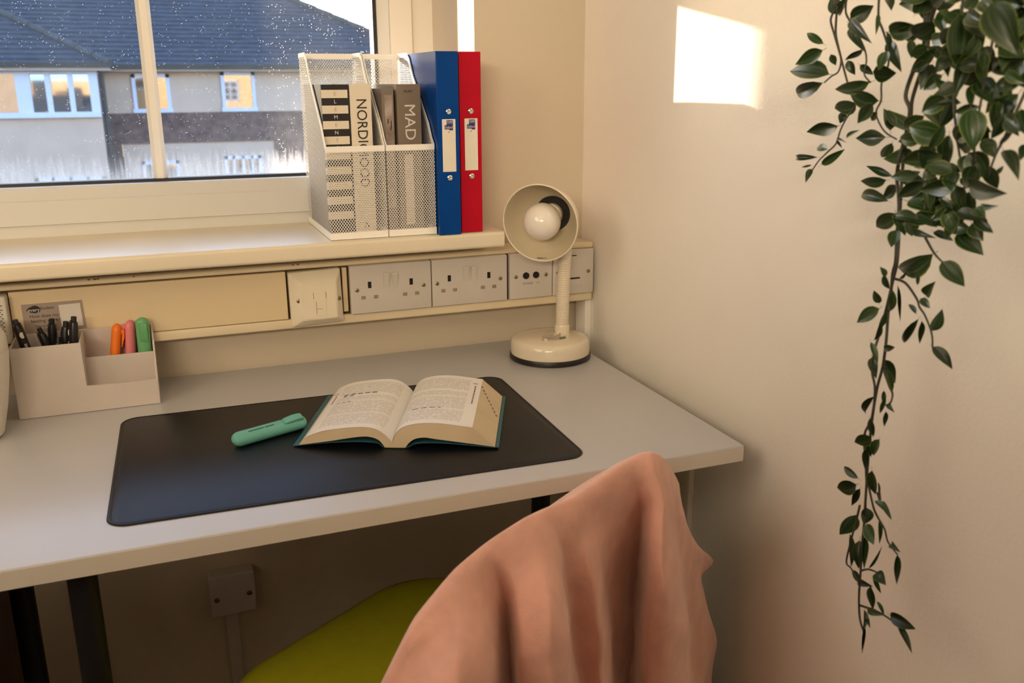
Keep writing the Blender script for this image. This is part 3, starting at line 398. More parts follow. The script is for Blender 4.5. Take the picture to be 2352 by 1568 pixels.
# window sill: deep painted board with a rounded nose
g = G()
nose = [(-.144 - .006 * sin(a), .962 - .006 * cos(a)) for a in [radians(q) for q in range(0, 91, 15)]] + [(-.144 - .006 * cos(a), .978 + .006 * sin(a)) for a in [radians(q) for q in range(0, 91, 15)]]
g.prism([(y, z) for y, z in nose] + [(.1043, .984), (.1043, .956)], (WX0, 0, 0), YA, ZA, (WX1 - .0005 - WX0, 0, 0))
struct(g.build('trim_1', M['gloss'], smooth=35))

# window: frame members share one stepped profile (d = distance inside the opening, y = depth)
win = D.objects.new('window_1', None); COL.objects.link(win); win.location = (-1.11, .28, 1.0); struct(win)
GX1, GZ0, TZ0, TZ1 = -.345, 1.0605, 1.490, 1.57
side = [(0, .34), (0, .265), (.045, .265), (.046, .256), (.0475, .2535), (.0925, .2535), (.0935, .258), (.0945, .2555), (.116, .284), (.116, .34)]
g = G(); g.prism([(WX1 - d, y) for d, y in side], (0, 0, .984), XA, YA, (0, 0, 1.116)); g.build('frame', M['frame'], win)
bot = [(.1045, .9835), (.1045, 1.004), (.0985, 1.0055), (.0980, 1.0455), (.0995, 1.0468), (.1030, 1.0468), (.1030, 1.0680), (.1050, 1.0692), (.2300, 1.0560), (.284, 1.0545), (.34, 1.0545), (.34, .9835)]
g = G(); g.prism(bot, (WX0, 0, 0), YA, ZA, (WX1 - .0004 - WX0, 0, 0)); g.build('frame', M['frame2'], win)
g = G(); g.prism([(y, TZ0 + h) for y, h in ((.34, 0), (.284, 0), (.256, .016), (.2535, .018), (.2535, .062), (.284, .078), (.34, .078))], (WX0, 0, 0), YA, ZA, (WX1 - WX0 - .09, 0, 0)); g.build('transom', M['frame'], win)
g = G(); g.box(WX0, WX1 - .001, .2535, .34, 2.03, 2.10, .003); g.build('frame', M['frame'], win)
g = G(); g.box(WX0, WX0 + .10, .2535, .34, 1.03, 2.05, .003); g.build('frame', M['frame'], win)
g = G(); g.box(-1.46, -1.38, .2536, .34, 1.03, 2.05, .003); g.build('mullion', M['frame'], win)
g = G(); g.box(GX1, GX1 + .0075, .279, .31, GZ0 - .006, TZ0); g.box(-1.38, GX1, .279, .31, GZ0 - .0075, GZ0); g.build('rubber_seal', M['seal'], win)
g = G()
g.prism([(-.0130, .012), (-.0130, .004), (-.006, -.005), (.006, -.005), (.0130, .004), (.0130, .012)], (-.7808, .286, GZ0 - .002), XA, YA, (0, 0, TZ0 - GZ0 + .002))
g.build('glazing_bar', M['frame'], win)
PYG = .300
for x0, x1, z0, z1 in ((-1.385, GX1 + .004, GZ0 - .003, TZ0 + .005), (-1.385, GX1 + .004, TZ1 - .005, 2.035), (-1.905, -1.455, GZ0 - .003, TZ0 + .005), (-1.905, -1.455, TZ1 - .005, 2.035)):
    p2 = G().quad((x0, 0, 0), (x1, 0, 0), (x1, 0, z1 - z0), (x0, 0, z1 - z0)).build('glass_pane', M['glass'], win)
    p2.location = (0, PYG, z0)

# dado trunking under the sill
tr = D.objects.new('trim_2', None); COL.objects.link(tr); tr.location = (-1.0, 0, .822); struct(tr)
g = G(); g.box(-2.0, -.006, -.056, 0, .822, .937, .003); g.build('trunking_body', M['trunk'], tr)
g = G(); g.box(-2.0, -.0061, -.066, -.050, .9268, .9385, .0035, 3); g.build('lip', M['trunk'], tr, 35)
g = G(); g.box(-2.0, -.0061, -.066, -.050, .8215, .8385, .0035, 3); g.build('lip', M['trunk'], tr, 35)
g = G(); g.box(-1.0265, -.5985, -.0662, -.054, .8398, .9243, .0012); g.build('cover_panel', M['cover'], tr)
g = G(); g.box(-1.995, -1.1265, -.0662, -.054, .8398, .9243, .0012); g.build('cover_panel', M['cover'], tr)
g = G(); g.box(-.5000, -.4915, -.0635, -.054, .8435, .9235, .0008); g.build('cover_panel', M['cover'], tr)
g = G(); g.box(-1.99, -.010, -.0562, -.055, .8385, .9268); g.build('channel', M['shadowgap'], tr)  # brown sheet paints the shade in the recess between the lips
g = G()
for x, z, w in ((-.9105, .9386, .004), (-.902, .9385, .005), (-.896, .9387, .003), (-.586, .9385, .003), (-.578, .9386, .004), (-.842, .9384, .002)):
    g.box(x, x + w, -.0666, -.0655, z - .0035, z - .0022)
ch = g.build('chipped_paint', M['shadowgap'], tr); ch['kind'] = 'stuff'
# boxed pipe in the corner under the trunking
g = G(); g.box(-.014, 0, -.052, -.006, .09, .8215, .003); struct(g.build('trim_3', M['wall']))
struct(G().box(-.012, 0, -.455, -.412, .09, .63, .003).build('trim_4', M['wall']))

# ------------------------------------------------------------------ sockets
def screw(x, z, y, parent, r=.0036):
    g = G(); g.lathe([(r, 0), (r, .0012), (r * .7, .0018), (0, .0018)], (x, y, z), (0, -1, 0), 14); s = g.build('screw', M['brass'], parent, 40)
    return s
PY = -.074
def plate(root, x0, x1, z0=.839, z1=.927, m='plate'):
    g = G(); g.box(x0, x1, PY, -.0605, z0, z1, .0022, 3); return g.build('faceplate', M[m], root, 35)
def hole(root, x, z, w, h, name='pin_hole', m='hole'):
    g = G(); g.box(x - w / 2, x + w / 2, PY - .0004, PY + .001, z - h / 2, z + h / 2); return g.build(name, M[m], root)
def double_socket(x0, x1, label, ex, sx, rx):
    t = thing('double_socket', ((x0 + x1) / 2, -.066, .839), label, 'socket', 'double sockets on the trunking')
    plate(t, x0, x1)
    for e in ex:
        hole(t, e, .8910, .0062, .0115)
        hole(t, e - .0121, .8685, .0080, .0062, m='inkgrey2'); hole(t, e + .0106, .8685, .0080, .0062, m='inkgrey2')
    for i, r in enumerate(rx):
        g = G(); g.prism([(-.0135, 0), (-.0135, -.0012), (.0105, -.0048), (.0135, -.004), (.0135, 0)], (r - .0052, PY + .0005, .8972), ZA, YA, (.0104, 0, 0)); g.build('rocker_switch', M['plate'], t)
    for s in sx: screw(s, .883, PY, t)
    return t
M['inkgrey2'] = mat('pin_shutter', (0.30, 0.24, 0.18), 0.6, 0.1, 60)
double_socket(-.4885, -.3389, 'white double socket on the trunking, left of the other double socket', (-.4536, -.3770), (-.4768, -.3538), (-.4228, -.4075))
double_socket(-.3371, -.1897, 'white double socket on the trunking, under the blue ring binder', (-.3044, -.2268), (-.3280, -.2040), (-.2721, -.2568))
t = thing('aerial_socket', (-.1405, -.066, .839), 'white aerial outlet plate with two round black holes, on the trunking', 'socket')
plate(t, -.1845, -.0965)
for x in (-.1516, -.1309):
    g = G(); g.lathe([(.0064, 0), (.0064, .002), (.0050, .0016), (0, .0010)], (x, PY + .0002, .8839), (0, -1, 0), 24); g.build('outlet_hole', M['hole'], t, 40)
screw(-.1722, .8829, PY, t); screw(-.1101, .8831, PY, t)
words('lettering', 'FM DAB', (-.1480, PY - .0002, .8684), XA, ZA, .0058, M['inkgrey2'], t); words('lettering', 'TV', (-.1266, PY - .0002, .8680), XA, ZA, .0058, M['inkgrey2'], t)
t = thing('switched_spur', (-.0517, -.066, .839), 'white fused switch plate behind the lamp stem, last on the trunking', 'socket')
plate(t, -.0950, -.0085)
g = G(); g.box(-.0585, -.0465, PY - .0012, PY, .8935, .9150, .001); g.build('rocker_switch', M['plate'], t)
g = G(); g.box(-.0560, -.0462, PY - .0014, PY - .0008, .9148, .9165); g.build('switch_gap', M['hole'], t)
g = G(); g.box(-.060, -.036, PY - .0012, PY, .8580, .8690, .0006); g.build('fuse_carrier', M['plate'], t)
g = G(); g.box(-.0600, -.0385, PY - .0014, PY - .0004, .8698, .8722); g.build('indicator_slot', M['hole'], t)
screw(-.0201, .8829, PY, t); screw(-.0850, .8850, PY, t)
# proud bevelled data outlet
t = thing('data_outlet', (-.549, -.066, .827), 'cream data outlet with sloping edges standing proud left of the double sockets', 'socket')
g = G()
o0 = [(-.5945, .8268), (-.5035, .8300), (-.5055, .9255), (-.5955, .9235)]
mid = [(x, z) for x, z in o0]
i0 = [(-.5765, .8410), (-.5165, .8415), (-.5160, .9045), (-.5760, .9050)]
vs0 = [g.bm.verts.new((x, -.0605, z)) for x, z in o0]; vs1 = [g.bm.verts.new((x, -.0760, z)) for x, z in mid]; vs2 = [g.bm.verts.new((x, -.0905, z)) for x, z in i0]
g.bm.faces.new(vs0); g.bm.faces.new(vs2[::-1])
for A, B in ((vs0, vs1), (vs1, vs2)):
    for k in range(4): g.bm.faces.new((A[k], A[(k + 1) % 4], B[(k + 1) % 4], B[k]))
bmesh.ops.bevel(g.bm, geom=list(g.bm.edges), offset=.0012, segments=2, affect='EDGES', clamp_overlap=True)
g.build('housing', M['plate2'], t)
g = G(); g.box(-.5565, -.5355, -.0915, -.0900, .8470, .8900, .0004); g.build('shutter', M['plate2'], t)
g = G(); g.box(-.5568, -.5561, -.0917, -.0905, .8780, .8890); g.box(-.5356, -.5348, -.0917, -.0905, .8780, .8890); g.box(-.5530, -.5522, -.0918, -.0905, .8500, .8730); g.box(-.5522, -.5420, -.0918, -.0905, .8590, .8596); g.build('shutter_gap', M['inkgrey2'], t)
screw(-.5815, .8755, -.0855, t, .0040); screw(-.5120, .8748, -.0860, t, .0040)
# heating control at the left end of the trunking cover
t = thing('heating_control', (-1.075, -.066, .846), 'white wall control with a dotted grille at the left end of the trunking', 'thermostat')
g = G(); g.box(-1.125, -1.0275, -.088, -.0605, .846, .9235, .004, 3); g.build('casing', M['ceram'], t, 35)
g = G()
for i in range(15):
    for k in range(17): g.box(-1.1165 + i * .0055 + (k % 2) * .00275, -1.1165 + i * .0055 + .003 + (k % 2) * .00275, -.0884, -.0875, .857 + k * .0034, .8588 + k * .0034)
gr = g.build('grille', M['inkgrey'], t); gr['kind'] = 'stuff'
# heating sticker (its printed code is left blank)
t = thing('sticker', (-.9655, -.0663, .855), 'grey heating help sticker with a blank white square, on the trunking cover', 'sticker')
g = G(); g.prism([(-1.0105, .8560), (-.9205, .8565), (-.9225, .9040), (-1.0105, .9035)], (0, -.0663, 0), XA, ZA, (0, -.0004, 0)); g.build('backing', M['stick'], t)
g = G(); g.prism([(-.9565, .8610), (-.9250, .8620), (-.9262, .8995), (-.9575, .8985)], (0, -.0668, 0), XA, ZA, (0, -.0002, 0)); g.build('blank_square', M['white'], t)
g = G(); g.prism([(-1.0045 + x * .0205, .8945 + z * .0125) for x, z in ((0, -.10), (.08, .12), (.30, .34), (.58, .5), (.80, .44), (.97, .18), (1.0, -.12), (.92, -.38), (.62, -.5), (.25, -.36))], (0, -.0667, 0), XA, ZA, (0, -.0003, 0)); lg = g.build('logo', M['ink'], t)
words('lettering', 'every', (-.9938, -.0672, .8936), XA, ZA, .0078, M['white'], lg)
words('lettering', 'Student', (-.9745, -.0668, .8955), XA, ZA, .0066, M['ink'], t)
words('lettering', 'How does my', (-.9800, -.0668, .8830), XA, ZA, .0074, M['ink'], t)
words('lettering', 'heating work?', (-.9790, -.0668, .8752), XA, ZA, .0074, M['ink'], t)
words('lettering', 'Scan to find out', (-.9790, -.0668, .8665), XA, ZA, .0048, M['ink'], t)
# socket and conduit under the desk
t = thing('floor_level_socket', (-.735, 0, .262), 'single wall socket with conduit below it in the dark under the desk', 'socket')
g = G(); g.box(-.777, -.693, -.032, 0, .262, .348, .004, 3); g.build('faceplate', M['plate'], t)
screw(-.765, .300, -.032, t, .005); screw(-.705, .303, -.032, t, .005)
g = G(); g.box(-.752, -.728, -.016, 0, .09, .262, .002); g.build('conduit', M['plate'], t)

# ------------------------------------------------------------------ desk
ZT = .74
t = thing('desk', (-.61, -.33, 0), 'white laminate desk with black legs under the window', 'desk')
g = G(); g.box(-1.171, -.0490, -.6485, -.006, ZT - .025, ZT, .0022, 3); g.build('desktop', M['desk'], t, 35)
g = G(); g.box(-1.170, -.0500, -.6489, -.6480, ZT - .0235, ZT - .0018); g.build('edge_band', M['deskedge'], t)
for x, y in ((-1.035, -.30), (-.2153, -.30), (-.9188, -.60), (-.2878, -.60)):
    g = G(); g.tube([(x, y, 0), (x, y, .06), (x, y, ZT - .03)], [.014, .0165, .0165], 16); lg = g.build('leg', M['blackmetal'], t, 35)
    g = G(); g.lathe([(.034, 0), (.034, .005), (0, .005)], (x, y, ZT - .030), n=20); g.build('bracket', M['blackmetal'], lg)
g = G(); g.box(-1.6, -1.068, -.45, -.20, .012, .60, .003); cb = g.build('wooden_drawer_unit', M['wood']); tag(cb, 'dark brown wooden drawer unit beside the left desk leg', 'cabinet')
for k in range(3):
    g = G(); g.box(-1.59, -1.078, -.466, -.4502, .03 + k * .19, .21 + k * .19, .003); d_ = g.build('drawer', M['wood'], cb)
    g = G(); g.lathe([(.012, 0), (.015, .012), (.010, .02), (0, .021)], (-1.33, -.466, .12 + k * .19), (0, -1, 0), 16); g.build('knob', M['brass'], d_, True)

# desk mat: stitched black leather with rounded corners
ang = -.0257; ca, sa = cos(ang), sin(ang)
MX0, MX1, MY0, MY1 = -.8733, -.2582, -.611, -.2278
def rrect(x0, x1, y0, y1, r, n=8):
    P = []
    for cx, cy, a0 in ((x1 - r, y1 - r, 0), (x0 + r, y1 - r, 90), (x0 + r, y0 + r, 180), (x1 - r, y0 + r, 270)):
        for k in range(n + 1):
            a = radians(a0 + 90 * k / n); P.append((cx + r * cos(a), cy + r * sin(a)))
    return P
def matring(inset, r, z): return [(x * ca - y * sa, x * sa + y * ca, z) for x, y in rrect(MX0 + inset, MX1 - inset, MY0 + inset, MY1 - inset, r)]
g = G()
levels = [(0, .026, ZT + .0002), (-.0003, .026, ZT + .0010), (.0008, .0255, ZT + .0023), (.0030, .0235, ZT + .0026), (.0042, .0225, ZT + .0018), (.0055, .021, ZT + .0024)]
rings = [[g.bm.verts.new(p) for p in matring(*l)] for l in levels]
for A, B in zip(rings, rings[1:]):
    n = len(A)
    for k in range(n): g.bm.faces.new((A[k], A[(k + 1) % n], B[(k + 1) % n], B[k]))
g.bm.faces.new(rings[-1]); g.bm.faces.new(rings[0][::-1])
o = g.build('desk_mat', M['mat'], None, 50); tag(o, 'large black leather desk mat with stitched edge under the open book', 'desk mat')
ZM = ZT + .0026

# ------------------------------------------------------------------ open book
A_ = Vector((-.647, -.424, 0)); du = Vector((.265, -.115, 0)).normalized(); dv = Vector((-du.y, du.x, 0)); BL = .214
Z0 = ZM + .0006
topL = [(.0060, .0035), (.0189, .0158), (.0411, .0246), (.0667, .0288), (.092, .0312), (.1080, .0306), (.1190, .0272), (.1280, .0210), (.1345, .0145), (.1390, .0085)]
topR = [(.1390, .0085), (.1410, .0150), (.1450, .0225), (.1510, .0290), (.1609, .0340), (.18, .0377), (.2045, .038), (.2294, .0352), (.2525, .0322)]
botR = [(.2839, .0036), (.2417, .0091), (.2038, .0139), (.1855, .0165), (.1725, .0147), (.1635, .0090), (.1573, .0010)]
botL = [(.1282, .0010), (.1228, .0091), (.1165, .0140), (.1037, .0172), (.0851, .0157), (.0532, .0103)]
t = thing('open_book', tuple(A_ + du * .143 + dv * .1 + Vector((0, 0, ZM))), 'thick open textbook with printed pages lying on the black desk mat', 'book')
def dense(c, n=4):
    P = []
    for i in range(len(c) - 1):
        p0, p1, p2, p3 = c[max(i - 1, 0)], c[i], c[i + 1], c[min(i + 2, len(c) - 1)]
        for k in range(n):
            s = k / n
            P.append(tuple(.5 * (2 * p1[j] + (p2[j] - p0[j]) * s + (2 * p0[j] - 5 * p1[j] + 4 * p2[j] - p3[j]) * s * s + (3 * p1[j] - p0[j] - 3 * p2[j] + p3[j]) * s ** 3) for j in (0, 1)))
    return P + [c[-1]]
TL, TR = dense(topL), dense(topR)
poly = TL[:-1] + TR + dense(botR)[0:] + dense(botL) + []
g = G(); g.prism([(a, b - .0002) for a, b in poly], A_ + Vector((0, 0, Z0)), du, ZA, dv * BL); pb = g.build('page_block', M['pages'], t, 25)
# thin lines of page edges on the two cut faces the camera sees
def page(curve, flip):
    bm = bmesh.new(); uvl = bm.loops.layers.uv.new('UVMap'); n = len(curve)
    d = [0]
    for i in range(1, n): d.append(d[-1] + math.dist(curve[i], curve[i - 1]))
    rows = 2; vv = [[bm.verts.new(A_ + du * a + Vector((0, 0, Z0 + b + .0003)) + dv * (BL * r / (rows - 1) + (-.0008 if r == 0 else .0008))) for a, b in curve] for r in range(rows)]
    for i in range(n - 1):
        f = bm.faces.new((vv[0][i], vv[0][i + 1], vv[1][i + 1], vv[1][i])); f.smooth = True
        for l, (k, r) in zip(f.loops, ((i, 0), (i + 1, 0), (i + 1, 1), (i, 1))): l[uvl].uv = (d[k] / d[-1], r)
    me = D.meshes.new('page'); me.materials.append(M['page']); bm.to_mesh(me); bm.free()
    o = D.objects.new('page', me); COL.objects.link(o); attach(o, t); return o
pgl = page(TL[3:], 0); pgr = page(TR, 0)
def onpage(u, v, curve):
    a = curve[0][0] + (curve[-1][0] - curve[0][0]) * u
    for i in range(len(curve) - 1):
        if curve[i][0] <= a <= curve[i + 1][0]:
            s = (a - curve[i][0]) / (curve[i + 1][0] - curve[i][0] + 1e-9); z = curve[i][1] + s * (curve[i + 1][1] - curve[i][1]); sl = (curve[i + 1][1] - curve[i][1]) / (curve[i + 1][0] - curve[i][0] + 1e-9); break
    else: z = curve[-1][1]; sl = 0
    return A_ + du * a + dv * (BL * v) + Vector((0, 0, Z0 + z)), (du + ZA * sl).normalized()
def rule(part, curve, u0, u1, v, th, n=6):
    """one bold printed line that follows the curve of the page"""
    g = G()
    for k in range(n):
        if k % 3 == 2: continue
        P0, d0 = onpage(u0 + (u1 - u0) * k / n, v, curve); P1, d1 = onpage(u0 + (u1 - u0) * (k + .93) / n, v, curve); up = Vector((0, 0, .0006))
        g.quad(P0 + up, P1 + up, P1 + up + dv * th, P0 + up + dv * th)
    g.build('heading', M['ink'], part)
rule(pgl, TL[3:], .20, .62, .690, .0032, 14); rule(pgl, TL[3:], .20, .36, .662, .0026, 6); rule(pgl, TL[3:], .17, .34, .535, .0018, 8)
rule(pgr, TR, .18, .55, .290, .0020, 10); rule(pgr, TR, .885, .95, .865, .0022, 2); rule(pgl, TL[3:], .03, .10, .80, .0022, 2)
def vrule(part, curve, u, v0, v1, th):
    g = G()
    for k in range(8):
        P0, d0 = onpage(u, v0 + (v1 - v0) * k / 8, curve); P1, _ = onpage(u, v0 + (v1 - v0) * (k + .8) / 8, curve); up = Vector((0, 0, .0006))
        g.quad(P0 + up, P0 + up + d0 * th, P1 + up + d0 * th, P1 + up)
    g.build('margin_heading', M['inkgrey'], part)
vrule(pgl, TL[3:], .075, .58, .76, .0020); vrule(pgr, TR, .915, .44, .83, .0020)
# pencil marks down the fanned fore edge
g = G()
for k in range(9):
    s = k / 9; a = .2530 + .0290 * s; z = .0320 - .0265 * s
    P0 = A_ + du * a + dv * (BL * (.84 - .34 * s)) + Vector((0, 0, Z0 + z + .0006)); g.quad(P0, P0 + du * .0022 + ZA * -.0021, P0 + du * .0022 - ZA * .0021 - dv * .0045, P0 - dv * .0045)
g.build('pencil_marks', M['inkgrey'], pb)
cov = dense([(-.0030, .0010), (.0300, .0050), (.0655, .0078), (.0971, .0086), (.1180, .0066), (.1275, .0002), (.1580, .0002), (.1700, .0060), (.1900, .0080), (.2200, .0072), (.2600, .0038), (.2890, .0016)], 3)
th = [(a, b + .0009) for a, b in cov]
g = G(); g.prism(cov + th[::-1], A_ + Vector((0, 0, Z0 - .0005)) + dv * .0015, du, ZA, dv * (BL + .001)); g.build('cover', M['teal'], t, 30)
g = G(); g.prism([(.2845, .0030), (.2885, .0022), (.2893, .0030), (.2850, .0040)], A_ + Vector((0, 0, Z0)), du, ZA, dv * (BL + .002)); g.build('cover_edge', M['teal'], t)

# ------------------------------------------------------------------ highlighters
def oval_capsule(g, p0, p1, rw, rt, side, n=22, m=7):
    """flattened round-ended body from p0 to p1; rw = half width along side, rt = half thickness"""
    p0, p1, side = Vector(p0), Vector(p1), Vector(side).normalized(); ax = (p1 - p0).normalized(); side = (side - ax * side.dot(ax)).normalized(); nr = ax.cross(side)
    L = (p1 - p0).length; prof = []
    for k in range(m + 1):
        a = pi / 2 * k / m; prof.append((rw * (1 - cos(a)), sin(a)))
    prof = prof + [(L - d, q) for d, q in prof[::-1]]
    rings = []
    for d, q in prof:
        c = p0 + ax * d
        if q < 1e-4: rings.append([g.bm.verts.new(c)])
        else: rings.append([g.bm.verts.new(c + side * rw * q * cos(2 * pi * k / n) + nr * rt * q * sin(2 * pi * k / n)) for k in range(n)])
    for P, Q in zip(rings, rings[1:]):
        for k in range(n):
            k2 = (k + 1) % n
            if len(P) == 1: g.bm.faces.new((P[0], Q[k2], Q[k]))
            elif len(Q) == 1: g.bm.faces.new((P[k], P[k2], Q[0]))
            else: g.bm.faces.new((P[k], P[k2], Q[k2], Q[k]))
    return ax, side, nr
def highlighter(m, p0, p1, side, label, clip_sign=1, rw=.0115, rt=.0085, slots=True):
    t = thing('highlighter', tuple(p0), label, 'highlighter', 'pastel highlighters')
    g = G(); ax, sd, nr = oval_capsule(g, p0, p1, rw, rt, side); body = g.build('body', M[m], t, True)
    p1 = Vector(p1); n2 = nr * clip_sign
    c = [(-.006, .0000), (-.006, .0046), (-.010, .0062), (-.020, .0062), (-.034, .0042), (-.037, .0030), (-.036, .0020), (-.014, .0030), (-.013, .0000)]
    g = G(); g.prism([(a, b) for a, b in c], p1 + n2 * (rt * .80) - sd * .0058 - ax * .002, ax, n2, sd * .0116)
    bmesh.ops.bevel(g.bm, geom=[e for e in g.bm.edges], offset=.0012, segments=2, affect='EDGES', clamp_overlap=True)
    g.build('clip', M[m], t, 40)
    if slots:
        L = (p1 - Vector(p0)).length
        for a, b in ((.20, .40), (.42, .54)):
            g = G(); q0 = Vector(p0) + ax * L * a + n2 * (rt + .0001) - sd * .0007; g.prism([(0, -.0012), (L * (b - a), -.0012), (L * (b - a), .0002), (0, .0002)], q0, ax, n2, sd * .0014); g.build('slot', M['dteal'], body)
    return t
zc = ZM + .0098
highlighter('hlteal', (-.7290, -.3915, zc), (-.6190, -.3475, zc), (-.33, .85, .40), 'mint green highlighter lying on the black desk mat beside the open book', 1, .0118, .0098)

# ------------------------------------------------------------------ desk organiser with pens
OX0, OX1, OXM, OY0, OY1, OYM, OZ = -1.0255, -.8212, -.9290, -.1475, -.0690, -.1085, ZT + .0005
t = thing('desk_organiser', ((OX0 + OX1) / 2, -.108, ZT), 'grey beige stepped desk organiser holding pens and highlighters', 'organiser')
w = .0028
g = G(); g.prism([(OX0, OZ), (OX1, OZ), (OX1, .7822), (OXM + w, .7822), (OXM + w, .8535), (OX0, .8535)], (0, OY0, 0), XA, ZA, (0, w, 0)); bmesh.ops.bevel(g.bm, geom=list(g.bm.edges), offset=.0006, segments=2, affect='EDGES', clamp_overlap=True); g.build('front_panel', M['orgn'], t)
g = G(); g.box(OX0, OX1, OY1 - w, OY1, OZ, .8560, .0006); g.build('back_panel', M['orgn'], t)
g = G(); g.box(OX0, OX0 + w, OY0 + w, OY1 - w, OZ, .8540, .0006); g.build('side_panel', M['orgn'], t)
g = G(); g.prism([(OY0 + .0005, OZ), (OY0 + .0005, .7822), (OY0 + .004, .7840), (OYM, .8190), (OY1 - w, .8560), (OY1 - w, OZ)], (OX1 - w, 0, 0), YA, ZA, (w, 0, 0)); g.build('side_panel', M['orgn'], t)
g = G(); g.box(OXM, OXM + w, OY0 + w, OY1 - w, OZ, .8540, .0006); g.build('divider', M['orgn'], t)
g = G(); g.box(OXM + w, OX1 - w, OYM, OYM + w, OZ, .8180, .0006); g.build('divider', M['orgn'], t)
g = G(); g.box(OX0 + w, OX1 - w, OY0 + w, OY1 - w, OZ, OZ + w); g.build('base', M['orgn'], t)
yh = -.0885; zb = OZ + w + .0118
highlighter('hlorange', (-.8925, yh, zb), (-.8738, yh - .003, .8655), (0, 1, 0), 'orange highlighter leaning left in the rear tray of the organiser', -1, .0110, .0078, False)
highlighter('hlpink', (-.8640, yh, zb), (-.8540, yh, .8690), (.35, 1, 0), 'pink highlighter between the orange and green ones in the organiser', 1, .0110, .0078, False)
highlighter('hlgreen', (-.8370, yh - .002, zb), (-.8365, yh - .002, .8720), (1, .12, 0), 'green highlighter upright at the right end of the organiser', -1, .0108, .0080, False)
def pen(top, foot, r, label, logo, clip_dir=(0.3, -1, 0)):
    top, foot = Vector(top), Vector(foot); ax = (top - foot).normalized(); L = (top - foot).length
    t = thing('pen', tuple(foot), label, 'pen', 'black pens in the organiser')
    g = G(); g.lathe([(0, 0), (r * .35, .001), (r * .8, .012), (r * .85, L * .45), (r, L * .46), (r, L - .018), (r * .82, L - .010), (r * .62, L - .009), (r * .60, L - .001), (0, L)], foot, ax, 20); g.build('barrel', M['black'], t, 40)
    cd = Vector(clip_dir); cd = (cd - ax * cd.dot(ax)).normalized(); sd = ax.cross(cd)
    g = G(); g.prism([(L - .008, r * .7), (L - .006, r * .95), (L - .012, r * 1.18), (L - .045, r * 1.20), (L - .046, r * .95), (L - .014, r * 1.02)], foot - sd * .0016, ax, cd, sd * .0032); g.build('clip', M['black'], t)
    if logo:
        c = foot + ax * (L - .024) + cd * (r * 1.0) - sd * .0046
        d2 = (cd - sd * .5).normalized(); s2 = ax.cross(d2)
        g = G(); g.prism([(.0036 * cos(2 * pi * k / 16), .0050 * sin(2 * pi * k / 16)) for k in range(16)], foot + ax * (L - .026) + d2 * (r + .0001), s2, ax, d2 * .0003); lg = g.build('logo_disc', M['white'], t)
        words('lettering', 'BIC', foot + ax * (L - .045) + d2 * (r + .0004), -ax, s2, .0072, M['white'], t)
    return t
pen((-1.0155, -.1165, .8925), (-.985, -.128, .752), .0072, 'black pen leaning left with a round white logo, leftmost in the organiser', True, (.8, -.7, .2))
pen((-.9868, -.0960, .8715), (-.953, -.105, .752), .0060, 'shortest black pen, second from the left in the organiser', False, (-.9, -.4, 0))
pen((-.9672, -.0905, .8835), (-.978, -.090, .752), .0068, 'black pen in the middle of the organiser, clip facing front', False, (-.6, -1, 0))
pen((-.9462, -.1000, .8795), (-.966, -.108, .752), .0074, 'black pen second from the right in the organiser', False, (1, .1, 0))
pen((-.9285 - .0045, -.1170, .8900), (-.950, -.128, .752), .0068, 'black pen with a white logo at the right side of the pen compartment', True, (-.7, -.9, 0))
pen((-.9585, -.1200, .8600), (-.9700, -.136, .752), .0056, 'short black pen low at the front of the organiser', False, (1, -.6, 0))
g = G(); g.lathe([(0, .0008), (.047, .0008), (.052, .004), (.062, .045), (.0705, .095), (.0735, .124), (.0735, .128), (.0725, .1285), (.0725, .1305), (.0735, .131), (.0730, .150), (.066, .163), (.050, .170), (0, .172)], (-1.0905, -.205, ZT), n=48)
o = g.build('ceramic_canister', M['ceram'], None, 40); tag(o, 'rounded white lidded canister at the left edge beside the organiser', 'canister')

# ------------------------------------------------------------------ magazine files on the sill
ZS = .9842
MFY0, MFY1 = -.1335, .0925
def mesh_panel(g, corner, ux, uy, poly, px=.0047, py=.0062, wire=.00063):
    """expanded-metal lattice filling the polygon poly (a, b) in the plane ux, uy"""
    ux, uy, o = Vector(ux), Vector(uy), Vector(corner); nz = ux.cross(uy) * .0002
    A = [p[0] for p in poly]; B = [p[1] for p in poly]
    def top_at(a):                      # polygon is y-monotone in b: find the upper limit at a
        hi = None
        for i in range(len(poly)):
            (a0, b0), (a1, b1) = poly[i], poly[(i + 1) % len(poly)]
            if abs(a1 - a0) < 1e-9: continue
            if min(a0, a1) - 1e-9 <= a <= max(a0, a1) + 1e-9:
                b = b0 + (b1 - b0) * (a - a0) / (a1 - a0); hi = b if hi is None else max(hi, b)
        return hi
    na = int((max(A) - min(A)) / px + .5); sx = (max(A) - min(A)) / na; nb = int((max(B) - min(B)) / py) + 1
    bm = g.bm; wx, wy = wire * 1.0, wire * 1.35
    for j in range(2 * nb):
        for i in range(na + 1):
            a = min(A) + (i + (.5 if j % 2 else 0)) * sx; b = min(B) + j * py / 2
            for s in (-1, 1):            # two struts from every node up to the next row
                a2 = a + s * sx / 2; b2 = b + py / 2
                if a2 < min(A) - 1e-6 or a2 > max(A) + 1e-6 or a < min(A) - 1e-6 or a > max(A) + 1e-6: continue
                h1, h2 = top_at(a), top_at(a2)
                if h1 is None or h2 is None or b2 > min(h1, h2) + py * .4: continue
                v = [bm.verts.new(o + ux * q + uy * r + nz) for q, r in ((a - wx, b), (a + wx, b), (a2 + wx, b2), (a2 - wx, b2))]
                f = bm.faces.new(v)
